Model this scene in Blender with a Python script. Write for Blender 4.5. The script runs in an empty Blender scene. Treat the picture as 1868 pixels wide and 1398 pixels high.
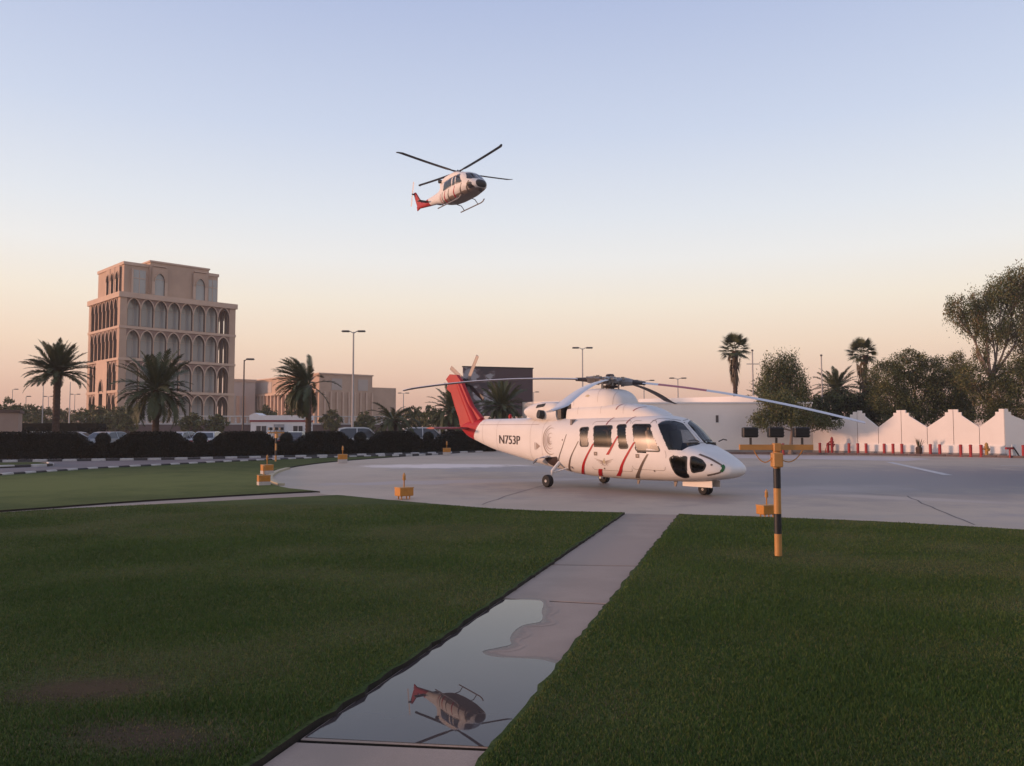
import bpy, bmesh, math, random
import numpy as np
from mathutils import Vector, Matrix

R = math.radians
rnd = random.Random(11)
npr = np.random.default_rng(5)
sc = bpy.context.scene
col = sc.collection

# ------------------------------------------------------------------ camera
EYE = 1.72
PITCH = math.atan(81 / 1453)
cam_d = bpy.data.cameras.new("camera")
cam_d.sensor_width = 36
cam_d.lens = 36 * 1453 / 1868
cam_d.clip_start = 0.05
cam_d.clip_end = 9000
cam = bpy.data.objects.new("camera", cam_d)
cam.location = (0, 0, EYE)
cam.rotation_euler = (math.pi / 2 + PITCH, 0, 0)
col.objects.link(cam)
sc.camera = cam

# ------------------------------------------------------------------ sky and sun
SUN_EL, SUN_AZ = R(4.5), math.atan2(-0.12, -1.0)      # azimuth from +X, sun low on the left
def lin(r, g, b):
    f = lambda c: (c / 12.92 if c <= .04045 else ((c + .055) / 1.055) ** 2.4)
    return tuple(f(c / 255) for c in (r, g, b))
world = bpy.data.worlds.new("World")
sc.world = world
world.use_nodes = True
wn, wl = world.node_tree.nodes, world.node_tree.links
wn.clear()
wo = wn.new("ShaderNodeOutputWorld")
sky = wn.new("ShaderNodeTexSky")
sky.sky_type = 'NISHITA'
sky.sun_disc = False
sky.sun_elevation = SUN_EL
sky.sun_rotation = math.pi / 2 - SUN_AZ
sky.dust_density = 3
bg1 = wn.new("ShaderNodeBackground")
bg1.inputs[1].default_value = 0.03
wl.new(sky.outputs[0], bg1.inputs[0])
tc = wn.new("ShaderNodeTexCoord")
sep = wn.new("ShaderNodeSeparateXYZ")
wl.new(tc.outputs["Generated"], sep.inputs[0])
asn = wn.new("ShaderNodeMath"); asn.operation = 'ARCSINE'
wl.new(sep.outputs[2], asn.inputs[0])
mul = wn.new("ShaderNodeMath"); mul.operation = 'MULTIPLY'; mul.inputs[1].default_value = 2 / math.pi
wl.new(asn.outputs[0], mul.inputs[0])
ramp = wn.new("ShaderNodeValToRGB")
stops = [(0, (212, 168, 152)), (2.0, (224, 182, 162)), (3.6, (238, 202, 180)), (5.5, (247, 219, 195)), (8.7, (248, 235, 218)),
         (11.8, (241, 239, 237)), (14.8, (229, 233, 240)), (20.4, (206, 216, 237)), (28.9, (179, 192, 225)), (45, (160, 173, 210)), (90, (142, 155, 197))]
el = ramp.color_ramp.elements
while len(el) > 1:
    el.remove(el[-1])
for i, (a, c) in enumerate(stops):
    e = el[0] if i == 0 else el.new(a / 90)
    e.position = a / 90
    e.color = (*lin(*c), 1)
wl.new(mul.outputs[0], ramp.inputs[0])
bg2 = wn.new("ShaderNodeBackground")
bg2.inputs[1].default_value = 0.96
wl.new(ramp.outputs[0], bg2.inputs[0])
addn = wn.new("ShaderNodeAddShader")
wl.new(bg1.outputs[0], addn.inputs[0])
wl.new(bg2.outputs[0], addn.inputs[1])
wl.new(addn.outputs[0], wo.inputs[0])

sun_d = bpy.data.lights.new("sun", 'SUN')
sun_d.energy = 3.5
sun_d.angle = R(4)
sun_d.color = (1.0, 0.56, 0.37)
sun = bpy.data.objects.new("sun", sun_d)
sdir = Vector((math.cos(SUN_AZ) * math.cos(SUN_EL), math.sin(SUN_AZ) * math.cos(SUN_EL), math.sin(SUN_EL)))
sun.rotation_euler = sdir.to_track_quat('Z', 'Y').to_euler()
sun.location = (-60, 10, 30)
col.objects.link(sun)

sc.view_settings.view_transform = 'Standard'
sc.view_settings.look = 'None'
sc.view_settings.gamma = 1
sc.view_settings.exposure = 0.0
sc.view_settings.use_curve_mapping = False
sc.render.engine = 'CYCLES'
sc.cycles.use_denoising = True
sc.cycles.max_bounces = 6
sc.cycles.transparent_max_bounces = 12

# ------------------------------------------------------------------ helpers
CP, SP = math.cos(PITCH), math.sin(PITCH)
def spot(px, depth):
    """ground position on a bearing read from the photograph, at a real distance"""
    return ((px - 934) / 1453 * depth, depth)
def gp(px, py, z=0.0):
    """where the line of sight through a photo point meets the level z"""
    x, y = (px - 934) / 1453, -(py - 699) / 1453
    dy, dz = CP - SP * y, SP + CP * y
    t = (z - EYE) / dz
    return (x * t, dy * t)
def hz(py, depth):
    """height above ground of a photo row at a real distance"""
    y = -(py - 699) / 1453
    return EYE + depth * (SP + CP * y) / (CP - SP * y)

_mats = {}
def mat(name, c, rough=.6, spec=.4, metal=0, var=.15, vs=3., bump=0, bs=40., coat=0, c2=None, emit=None):
    """procedural material: base colour broken up by noise between c and c2 (or c darkened), optional bump"""
    if name in _mats:
        return _mats[name]
    m = bpy.data.materials.new(name)
    m.use_nodes = True
    n, l = m.node_tree.nodes, m.node_tree.links
    b = n["Principled BSDF"]
    b.inputs["Roughness"].default_value = rough
    b.inputs["Specular IOR Level"].default_value = spec
    b.inputs["Metallic"].default_value = metal
    if coat:
        b.inputs["Coat Weight"].default_value = coat
        b.inputs["Coat Roughness"].default_value = .08
    t = n.new("ShaderNodeTexCoord")
    if var or c2:
        nz = n.new("ShaderNodeTexNoise")
        nz.inputs["Scale"].default_value = vs
        nz.inputs["Detail"].default_value = 6
        nz.inputs["Roughness"].default_value = .65
        l.new(t.outputs["Object"], nz.inputs[0])
        mr = n.new("ShaderNodeMapRange")
        mr.inputs[1].default_value = .3; mr.inputs[2].default_value = .7
        l.new(nz.outputs[0], mr.inputs[0])
        mx = n.new("ShaderNodeMix"); mx.data_type = 'RGBA'
        d = c2 or tuple(x * (1 - var) for x in c)
        mx.inputs[6].default_value = (*c, 1); mx.inputs[7].default_value = (*d, 1)
        l.new(mr.outputs[0], mx.inputs[0])
        l.new(mx.outputs[2], b.inputs["Base Color"])
    else:
        b.inputs["Base Color"].default_value = (*c, 1)
    if bump:
        n2 = n.new("ShaderNodeTexNoise")
        n2.inputs["Scale"].default_value = bs; n2.inputs["Detail"].default_value = 5
        l.new(t.outputs["Object"], n2.inputs[0])
        bp = n.new("ShaderNodeBump"); bp.inputs["Strength"].default_value = bump; bp.inputs["Distance"].default_value = .02
        l.new(n2.outputs[0], bp.inputs["Height"]); l.new(bp.outputs[0], b.inputs["Normal"])
    _mats[name] = m
    return m

def glass_mat(name, tint, rough=.03):
    """tinted window glass: see-through darkened pane with a mirror-like skin"""
    if name in _mats:
        return _mats[name]
    m = bpy.data.materials.new(name); m.use_nodes = True
    n, l = m.node_tree.nodes, m.node_tree.links
    n.clear()
    o = n.new("ShaderNodeOutputMaterial"); mx = n.new("ShaderNodeMixShader")
    fr = n.new("ShaderNodeFresnel"); fr.inputs[0].default_value = 1.5
    tr = n.new("ShaderNodeBsdfTransparent"); tr.inputs[0].default_value = (*tint, 1)
    gl = n.new("ShaderNodeBsdfGlossy"); gl.inputs["Roughness"].default_value = rough
    l.new(fr.outputs[0], mx.inputs[0]); l.new(tr.outputs[0], mx.inputs[1]); l.new(gl.outputs[0], mx.inputs[2]); l.new(mx.outputs[0], o.inputs[0])
    _mats[name] = m
    return m

class MB:
    """collects geometry; build() links it as one mesh object"""
    def __init__(s):
        s.v, s.f, s.m = [], [], []
    def add(s, vs, fs, mi=0):
        o = len(s.v)
        s.v.extend([tuple(p) for p in vs])
        for f in fs:
            s.f.append(tuple(i + o for i in f)); s.m.append(mi)
        return s
    def box(s, a, b, mi=0, M=None):
        (x0, y0, z0), (x1, y1, z1) = a, b
        vs = [(x0, y0, z0), (x1, y0, z0), (x1, y1, z0), (x0, y1, z0), (x0, y0, z1), (x1, y0, z1), (x1, y1, z1), (x0, y1, z1)]
        if M is not None:
            vs = [M @ Vector(p) for p in vs]
        return s.add(vs, [(3, 2, 1, 0), (4, 5, 6, 7), (0, 1, 5, 4), (1, 2, 6, 5), (2, 3, 7, 6), (3, 0, 4, 7)], mi)
    def cbox(s, c, d, mi=0, ch=.15, M=None):
        """box with chamfered vertical and horizontal edges"""
        cx, cy, cz = c; hx, hy, hz_ = d[0] / 2, d[1] / 2, d[2] / 2
        k = ch * min(hx, hy, hz_)
        rings = []
        for z, q in ((-hz_, k), (-hz_ + k, 0), (hz_ - k, 0), (hz_, k)):
            x, y = hx - q, hy - q
            rings.append([(cx + a, cy + b_, cz + z) for a, b_ in ((x - k, -y), (x, -y + k), (x, y - k), (x - k, y), (-x + k, y), (-x, y - k), (-x, -y + k), (-x + k, -y))])
        return s.rings(rings, mi, True, True, M)
    def rings(s, rs, mi=0, cap0=False, cap1=False, M=None, closed=True):
        n = len(rs[0]); vs = [p for r in rs for p in r]
        if M is not None:
            vs = [M @ Vector(p) for p in vs]
        fs = []
        for i in range(len(rs) - 1):
            for j in range(n if closed else n - 1):
                k = (j + 1) % n
                fs.append((i * n + j, i * n + k, (i + 1) * n + k, (i + 1) * n + j))
        if cap0: fs.append(tuple(range(n - 1, -1, -1)))
        if cap1: fs.append(tuple((len(rs) - 1) * n + j for j in range(n)))
        return s.add(vs, fs, mi)
    def tube(s, pts, rad, n=8, mi=0, caps=True):
        pts = [Vector(p) for p in pts]
        rad = rad if isinstance(rad, (list, tuple)) else [rad] * len(pts)
        rs = []; up = Vector((0, 0, 1))
        for i, p in enumerate(pts):
            t = (pts[min(i + 1, len(pts) - 1)] - pts[max(i - 1, 0)]).normalized()
            a = t.cross(up if abs(t.z) < .95 else Vector((1, 0, 0))).normalized(); b = t.cross(a)
            rs.append([p + (a * math.cos(q) + b * math.sin(q)) * rad[i] for q in (2 * math.pi * k / n for k in range(n))])
        return s.rings(rs, mi, caps, caps)
    def lathe(s, prof, n=16, mi=0, M=None, caps=True):
        """profile of (radius, z) turned about z"""
        rs = [[(r * math.cos(2 * math.pi * k / n), r * math.sin(2 * math.pi * k / n), z) for k in range(n)] for r, z in prof]
        return s.rings(rs, mi, caps, caps, M)
    def prism(s, poly, a, b, mi=0, M=None, axis='z'):
        """polygon (2D) extruded from a to b along an axis"""
        f = {'z': lambda p, h: (p[0], p[1], h), 'y': lambda p, h: (p[0], h, p[1]), 'x': lambda p, h: (h, p[0], p[1])}[axis]
        return s.rings([[f(p, a) for p in poly], [f(p, b) for p in poly]], mi, True, True, M)
    def build(s, name, mats, parent=None, smooth=False, fix=True):
        me = bpy.data.meshes.new(name)
        me.from_pydata(s.v, [], s.f)
        for m in (mats if isinstance(mats, (list, tuple)) else [mats]):
            me.materials.append(m)
        me.polygons.foreach_set("material_index", s.m)
        if smooth:
            me.polygons.foreach_set("use_smooth", [True] * len(s.f))
        if fix:
            bm = bmesh.new(); bm.from_mesh(me); bmesh.ops.recalc_face_normals(bm, faces=bm.faces); bm.to_mesh(me); bm.free()
        if smooth:
            try: me.set_sharp_from_angle(angle=R(38))
            except Exception: pass
        me.update()
        o = bpy.data.objects.new(name, me)
        col.objects.link(o)
        if parent is not None:
            o.parent = parent
        return o

def fast_mesh(name, V, nper, mats, midx=None, parent=None):
    """many separate n-gons from one array of corners"""
    n = len(V) // nper
    me = bpy.data.meshes.new(name)
    me.vertices.add(len(V)); me.vertices.foreach_set("co", np.ascontiguousarray(V, dtype=np.float32).ravel())
    me.loops.add(len(V)); me.loops.foreach_set("vertex_index", np.arange(len(V), dtype=np.int32))
    me.polygons.add(n); me.polygons.foreach_set("loop_start", np.arange(0, len(V), nper, dtype=np.int32))
    for m in mats: me.materials.append(m)
    if midx is not None: me.polygons.foreach_set("material_index", np.asarray(midx, dtype=np.int32))
    me.update(calc_edges=True)
    o = bpy.data.objects.new(name, me); col.objects.link(o)
    if parent is not None: o.parent = parent
    return o

def tag(o, label=None, cat=None, group=None, kind=None):
    if label: o["label"] = label
    if cat: o["category"] = cat
    if group: o["group"] = group
    if kind: o["kind"] = kind
    return o
def thing(name, label, cat, loc=(0, 0, 0), rz=0., group=None):
    o = bpy.data.objects.new(name, None); col.objects.link(o)
    o.empty_display_size = .2
    o.location = loc if len(loc) == 3 else (*loc, 0); o.rotation_euler = (0, 0, rz)
    return tag(o, label, cat, group)
def copy_tree(o, parent=None):
    c = o.copy(); col.objects.link(c); c.parent = parent
    for ch in o.children: copy_tree(ch, c)
    return c
def place(o, loc, rz=None, label=None, scale=None):
    o.location = loc if len(loc) == 3 else (*loc, 0)
    if rz is not None: o.rotation_euler = (0, 0, rz)
    if label: o["label"] = label
    if scale: o.scale = (scale,) * 3 if not isinstance(scale, tuple) else scale
    return o
ORD = "first second third fourth fifth sixth seventh eighth ninth tenth eleventh twelfth thirteenth fourteenth fifteenth sixteenth seventeenth eighteenth".split()

# ------------------------------------------------------------------ ground materials
def ground_mat(name, c, c2, vs, rough=.85, fine=60, fine_amt=.25, bump=.3, masks=(), joints=None, spec=.35):
    """ground surface: two colours in noise patches, fine speckle, stains and painted shade with a shape of their own"""
    m = bpy.data.materials.new(name); m.use_nodes = True
    n, l = m.node_tree.nodes, m.node_tree.links
    b = n["Principled BSDF"]; b.inputs["Specular IOR Level"].default_value = spec
    t = n.new("ShaderNodeTexCoord")
    def noise(s, d=6, r=.6, vec=None):
        x = n.new("ShaderNodeTexNoise"); x.inputs["Scale"].default_value = s; x.inputs["Detail"].default_value = d; x.inputs["Roughness"].default_value = r
        l.new(vec or t.outputs["Object"], x.inputs[0]); return x.outputs[0]
    def rng(s, a, b_, lo=0, hi=1):
        x = n.new("ShaderNodeMapRange"); x.inputs[1].default_value = a; x.inputs[2].default_value = b_; x.inputs[3].default_value = lo; x.inputs[4].default_value = hi
        x.interpolation_type = 'SMOOTHSTEP'
        l.new(s, x.inputs[0]); return x.outputs[0]
    def mix(f, a, b_):
        x = n.new("ShaderNodeMix"); x.data_type = 'RGBA'
        l.new(f, x.inputs[0])
        for i, v in ((6, a), (7, b_)):
            if isinstance(v, tuple): x.inputs[i].default_value = (*v, 1)
            else: l.new(v, x.inputs[i])
        return x.outputs[2]
    c_ = mix(rng(noise(vs), .35, .65), c, c2)
    f = rng(noise(fine, 4, .7), .3, .75)
    c_ = mix(f, c_, tuple(x * (1 - fine_amt) for x in c))if fine_amt else c_
    rgh = None
    for (cx, cy, rx, ry, rot, mc, mr, edge) in masks:
        mp = n.new("ShaderNodeMapping"); mp.vector_type = 'TEXTURE'
        mp.inputs["Location"].default_value = (cx, cy, 0); mp.inputs["Rotation"].default_value = (0, 0, rot); mp.inputs["Scale"].default_value = (rx, ry, 1)
        l.new(t.outputs["Object"], mp.inputs[0])
        ln = n.new("ShaderNodeVectorMath"); ln.operation = 'LENGTH'; l.new(mp.outputs[0], ln.inputs[0])
        nn = noise(.75, 8, .72)
        ad = n.new("ShaderNodeMath"); ad.operation = 'MULTIPLY_ADD'; ad.inputs[1].default_value = 2.2; l.new(nn, ad.inputs[0]); l.new(ln.outputs["Value"], ad.inputs[2])
        k = rng(ad.outputs[0], 2.05 - edge, 2.05 + edge, 1, 0)
        c_ = mix(k, c_, mc)
        if mr is not None:
            x = n.new("ShaderNodeMix"); l.new(k, x.inputs[0])
            if rgh is None: x.inputs[2].default_value = rough
            else: l.new(rgh, x.inputs[2])
            x.inputs[3].default_value = mr
            rgh = x.outputs[0]
    if joints:
        ang, step, w, jc = joints
        for a in (ang, ang + math.pi / 2):
            mp = n.new("ShaderNodeMapping"); mp.inputs["Rotation"].default_value = (0, 0, a)
            l.new(t.outputs["Object"], mp.inputs[0])
            sx = n.new("ShaderNodeSeparateXYZ"); l.new(mp.outputs[0], sx.inputs[0])
            pg = n.new("ShaderNodeMath"); pg.operation = 'PINGPONG'; pg.inputs[1].default_value = step / 2; l.new(sx.outputs[0], pg.inputs[0])
            c_ = mix(rng(pg.outputs[0], w * .4, w, .8, 0), c_, jc)
    l.new(c_, b.inputs["Base Color"])
    if rgh is not None: l.new(rgh, b.inputs["Roughness"])
    else: b.inputs["Roughness"].default_value = rough
    if bump:
        bp = n.new("ShaderNodeBump"); bp.inputs["Strength"].default_value = bump; bp.inputs["Distance"].default_value = .01
        l.new(noise(fine * 1.5, 5), bp.inputs["Height"]); l.new(bp.outputs[0], b.inputs["Normal"])
    _mats[name] = m
    return m

M_sand = ground_mat("sandy_ground", (.22, .17, .13), (.30, .24, .18), .05, fine=8)
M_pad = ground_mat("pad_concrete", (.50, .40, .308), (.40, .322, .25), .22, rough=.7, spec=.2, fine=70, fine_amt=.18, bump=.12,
    masks=[(15, 27, 14, 7.5, .08, (.205, .168, .165), .5, .65), (3.5, 33.5, 8, 2.6, 0, (.27, .22, .205), .48, .3), (-3.2, 35.8, 3.6, 1.8, .1, (.66, .56, .51), .55, .25), (19, 18, 9, 3.2, .4, (.33, .27, .245), .55, .6), (7.2, 21.5, 4.2, 1.3, .5, (.36, .29, .26), .6, .5), (9.5, 19.5, 2.2, .5, -.6, (.44, .36, .30), .7, .45), (1.3, 22.7, .55, .35, .3, (.16, .13, .115), .4, .5), (4.7, 20.8, .45, .28, -.3, (.17, .135, .12), .4, .5), (2.6, 21.4, .35, .2, .2, (.15, .12, .11), .35, .4), (3.4, 22.2, 4.2, 2.2, -.84, (.28, .225, .19), .55, .5),  # ellipse turned to the parked helicopter's heading paints in its contact shade
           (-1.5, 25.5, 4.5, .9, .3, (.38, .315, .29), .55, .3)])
M_conc = ground_mat("path_concrete", (.385, .285, .222), (.31, .23, .18), 1.3, rough=.75, fine=90, fine_amt=.22, bump=.25, masks=[(1.1, 11.5, .8, 1.4, 0, (.32, .235, .185), .7, .5)])
M_asph = ground_mat("road_asphalt", (.19, .15, .15), (.14, .115, .115), .35, rough=.7, fine=120, fine_amt=.3, bump=.3)
M_soil = ground_mat("lawn_soil", (.02, .016, .012), (.035, .026, .018), 4)
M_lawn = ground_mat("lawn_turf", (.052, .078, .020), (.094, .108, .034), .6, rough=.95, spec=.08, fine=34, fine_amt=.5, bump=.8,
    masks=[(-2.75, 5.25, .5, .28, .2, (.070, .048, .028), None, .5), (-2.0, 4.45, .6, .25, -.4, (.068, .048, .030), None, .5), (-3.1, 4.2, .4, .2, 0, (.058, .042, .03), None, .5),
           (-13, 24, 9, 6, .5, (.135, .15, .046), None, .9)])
M_black = mat("black_paint", (.02, .02, .022), .5)
M_white = mat("white_paint", (.72, .70, .68), .6, var=.12, vs=1.2)
M_kerbw = mat("kerb_white", (.55, .52, .50), .7, var=.35, vs=6)
M_kerbb = mat("kerb_black", (.05, .047, .05), .7, var=.4, vs=6)

def sheet(name, poly, z, m, kind='structure'):
    bm = bmesh.new()
    f = bm.faces.new([bm.verts.new((x, y, z)) for x, y in poly])
    if f.normal.z < 0: f.normal_flip()
    f.normal_update()
    if f.normal.z < 0: f.normal_flip()
    bmesh.ops.triangulate(bm, faces=bm.faces[:])
    me = bpy.data.meshes.new(name); bm.to_mesh(me); bm.free(); me.materials.append(m)
    o = bpy.data.objects.new(name, me); col.objects.link(o)
    return tag(o, kind=kind)
def smooth_line(pts, n=6):
    """Catmull-Rom through 2D points"""
    P = [pts[0]] + list(pts) + [pts[-1]]; out = []
    for i in range(1, len(P) - 2):
        p0, p1, p2, p3 = (np.array(P[i + k]) for k in (-1, 0, 1, 2))
        for k in range(n):
            t = k / n
            out.append(tuple(.5 * (2 * p1 + (p2 - p0) * t + (2 * p0 - 5 * p1 + 4 * p2 - p3) * t * t + (3 * p1 - p0 - 3 * p2 + p3) * t ** 3)))
    out.append(tuple(pts[-1]))
    return out
def jitter(line, step=.12, amp=.018, seed=1):
    """resample a polyline and roughen it a little, as a spade-cut turf edge is"""
    r = random.Random(seed); out = []
    for a, b in zip(line[:-1], line[1:]):
        L = math.dist(a, b); n = max(1, int(L / step))
        for k in range(n):
            t = k / n
            out.append((a[0] + (b[0] - a[0]) * t + r.uniform(-amp, amp), a[1] + (b[1] - a[1]) * t + r.uniform(-amp, amp)))
    out.append(line[-1])
    return out

# ground to the horizon
sheet("ground", [(-5000, -200), (5000, -200), (5000, 7000), (-5000, 7000)], -.05, M_sand)
car_park = sheet("car_park", [(-75, 38), (-24, 42), (-4, 54), (1, 58), (2, 100), (-75, 100)], -.04, M_asph)

# helipad and apron
pad_front = smooth_line([gp(820, 829), (-7.0, 45.5), (-9.0, 39), (-9.35, 33), (-8.45, 27.6), (-6.9, 23.6), gp(600, 903), gp(760, 919), gp(934, 932.5), gp(1140, 938), gp(1238, 941), gp(1400, 946.5), gp(1620, 955.5), gp(1868, 970)], 5)
pad_rest = [(30, 2), (60, -6), (60, 60), (10, 62), (-2, 60)]
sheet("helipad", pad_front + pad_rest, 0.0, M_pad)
# footpath: five slabs between the lawn and the pad
pa = [(1140, 938), (478, 1398)]; pb = [(1238, 941), (875, 1398)]
PL0, PL1, PR0, PR1 = Vector((*gp(1140, 938), 0)), Vector((*gp(478, 1398), 0)), Vector((*gp(1238, 941), 0)), Vector((*gp(875, 1398), 0))
dl = (PL1 - PL0).normalized(); dr = (PR1 - PR0).normalized()
def path_pt(side, y):
    P, d = (PL0, dl) if side == 0 else (PR0, dr)
    return P + d * ((y - P.y) / d.y)
bed = sheet("footpath", [tuple(path_pt(0, 16.3))[:2], tuple(path_pt(1, 16.1))[:2], tuple(path_pt(1, -2))[:2], tuple(path_pt(0, -2))[:2]], -.03, M_soil)
joints_y = [(16.05, 15.85), (15.28, 15.05), (10.1, 10.0), (8.12, 7.86), (6.22, 6.02), (4.48, 4.36), (2.2, 2.1), (.2, .1), (-1.9, -1.9)]
for k in range(len(joints_y) - 1):
    (l0, r0), (l1, r1) = joints_y[k], joints_y[k + 1]
    g = .02
    q = [path_pt(0, l0 - g), path_pt(1, r0 - g), path_pt(1, r1 + g), path_pt(0, l1 + g)]
    mb = MB(); c = .008
    ctr = sum(q, Vector()) / 4
    top = [p + (ctr - p).normalized() * c for p in q]
    mb.rings([[(p.x, p.y, -.04) for p in q], [(p.x, p.y, -.004) for p in q]], 1); mb.rings([[(p.x, p.y, -.004) for p in q], [(p.x, p.y, 0.002) for p in top]], 0, False, True)
    mb.build("slab", [M_conc, M_soil], bed)
# side path towards the left
cu = [gp(-600, 974), gp(0, 934.4), gp(260, 915.6), gp(540, 899.7), (-5.0, 21.1)]
cl = [(-4.4, 20.1), gp(540, 909), gp(260, 923.7), gp(0, 938), gp(-600, 986)]
sheet("side_path", smooth_line(cu, 4) + smooth_line(cl, 4), -.004, M_conc)

# lawns stand a few centimetres above the paving, with a cut soil edge
def lawn(name, poly, z=.036):
    mb = MB()
    bm = bmesh.new()
    vs = [bm.verts.new((x, y, z)) for x, y in poly]
    f = bm.faces.new(vs); f.normal_update()
    if f.normal.z < 0: f.normal_flip()
    bmesh.ops.triangulate(bm, faces=bm.faces[:])
    n = len(poly)
    lo = [bm.verts.new((x, y, -.05)) for x, y in poly]
    for i in range(n):
        g = bm.faces.new((vs[i], vs[(i + 1) % n], lo[(i + 1) % n], lo[i])); g.material_index = 1
    me = bpy.data.meshes.new(name); bm.to_mesh(me); bm.free()
    me.materials.append(M_lawn); me.materials.append(M_soil)
    o = bpy.data.objects.new(name, me); col.objects.link(o)
    return tag(o, kind='structure')
def sub(line, y0, y1):
    return [p for p in line if y0 <= p[1] <= y1]
front_edge = [p for p in pad_front if p[0] > -5.0 and p[1] < 22]
fl = [p for p in front_edge if p[0] < PL0.x - .05 and p[0] > -4.6]
fr = [p for p in front_edge if p[0] > PR0.x + .05]
lawn_l = jitter([tuple(path_pt(0, -1.5))[:2], tuple(path_pt(0, 15.95))[:2]], seed=2) + jitter([(p[0], p[1] - .03) for p in fl[::-1]], seed=3) + jitter([(p[0] + .03, p[1] - .05) for p in smooth_line(cl, 4)], seed=4) + [(-40, 2), (-40, -2)]
lawn_r = jitter([tuple(path_pt(1, 15.7))[:2], tuple(path_pt(1, -1.5))[:2]], seed=5) + [(40, -14), (40, -4.0)] + jitter([(p[0], p[1] - .03) for p in (fr + [(30, 2)])[::-1]], seed=6)
lawn("lawn", lawn_l)
lawn("lawn", lawn_r)
# road
near_px = [(-500, 905), (0, 869), (101, 861.6), (194, 855.5), (283, 851), (370, 846.4), (451, 842.4), (538, 838.6), (640, 834.8), (760, 830.8), (880, 827)]
far_px = [(880, 825.2), (760, 828.3), (595, 832.6), (462, 835.4), (370, 837.4), (289, 839), (191, 840.4), (78, 842), (0, 843), (-300, 848)]
near_k = smooth_line([gp(*p) for p in near_px], 4)
far_k = smooth_line([gp(*p) for p in far_px], 4)
sheet("road", near_k + far_k, -.012, M_asph)
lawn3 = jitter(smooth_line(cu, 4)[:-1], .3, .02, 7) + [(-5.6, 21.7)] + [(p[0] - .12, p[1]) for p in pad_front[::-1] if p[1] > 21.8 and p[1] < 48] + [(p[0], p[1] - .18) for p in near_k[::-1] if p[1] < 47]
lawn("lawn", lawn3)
island = [gp(-200, 848), gp(70, 844.3), gp(92, 847), gp(90, 850.4), gp(0, 853.8), gp(-200, 862)]
lawn("traffic_island", island)
def kerb_line(line, step=.62, w=.16, h=.1, phase=0):
    root = thing("kerb", None, None); tag(root, kind='structure')
    me = {}
    pts = [Vector((*p, 0)) for p in line]
    cum = [0]
    for a, b in zip(pts[:-1], pts[1:]): cum.append(cum[-1] + (b - a).length)
    def at(s):
        i = max(0, min(len(pts) - 2, int(np.searchsorted(cum, s)) - 1))
        t = (s - cum[i]) / max(1e-6, cum[i + 1] - cum[i])
        return pts[i].lerp(pts[i + 1], t), (pts[i + 1] - pts[i]).normalized()
    n = int(cum[-1] / step)
    for k in range(n):
        p, d = at((k + .5) * step)
        ci = (k + phase) % 2
        if ci not in me:
            mb = MB(); mb.cbox((0, 0, h / 2 - .03), (step - .012, w, h + .06), 0, .25)
            me[ci] = mb.build("kerb_stone", M_kerbw if ci == 0 else M_kerbb, root)
            o = me[ci]
        else:
            o = me[ci].copy(); col.objects.link(o)
        o.location = (p.x, p.y, 0); o.rotation_euler = (0, 0, math.atan2(d.y, d.x))
        o.scale = (1, 1, rnd.uniform(.95, 1.05))
    return root
kerb_line([p for p in near_k if p[1] < 52 and p[0] > -23], .52)
kerb_line([p for p in far_k if p[0] > -34], .66)
kerb_line(smooth_line([gp(-60, 856), gp(0, 853.4), gp(60, 851.6), gp(88, 850.4), gp(94, 848), gp(78, 845.5)], 3), .62)
# pale kerb round the left tip of the pad
M_kerby = mat("kerb_yellow", (.46, .40, .27), .7, var=.3, vs=5)
tip = [p for p in pad_front if 23.0 < p[1] < 34 and p[0] < -6]
mb = MB()
for off, h in ((-.05, .06),):
    rs = []
    for i, p in enumerate(tip):
        q = tip[min(i + 1, len(tip) - 1)]; o_ = tip[max(i - 1, 0)]
        d = Vector((q[0] - o_[0], q[1] - o_[1])).normalized(); nrm = Vector((d.y, -d.x))
        if nrm.x < 0: nrm = -nrm
        a = Vector(p) + nrm * .02; b = Vector(p) + nrm * .2
        rs.append([(a.x, a.y, -.02), (a.x, a.y, .07), (b.x, b.y, .07), (b.x, b.y, -.02)])
    mb.rings(rs, 0, True, True)
tag(mb.build("kerb", M_kerby), kind='structure')

# pale gutter strip before the white wall and painted lines
M_strip = ground_mat("gutter_concrete", (.58, .49, .45), (.50, .42, .385), .8, rough=.7, fine=60, fine_amt=.15, bump=.1)
sheet("gutter", [gp(1180, 829.5), gp(1340, 829.5), gp(1500, 831.5), gp(1650, 834.5), gp(1700, 838), gp(1650, 841.5), gp(1500, 838.5), gp(1340, 836), gp(1180, 834)], .005, M_strip)
M_line = mat("worn_line_paint", (.62, .58, .56), .7, var=.35, vs=2.5)
for a, b, w in (((1622, 843.5), (1730, 867.5), .16), ((1826, 850), (1990, 854), .16), ((1560, 838), (1660, 841), .12)):
    A, B = Vector(gp(*a)), Vector(gp(*b)); d = (B - A).normalized(); nn = Vector((-d.y, d.x)) * w
    sheet("pad_marking", [tuple(A + nn), tuple(A - nn), tuple(B - nn), tuple(B + nn)], .009, M_line)

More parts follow.
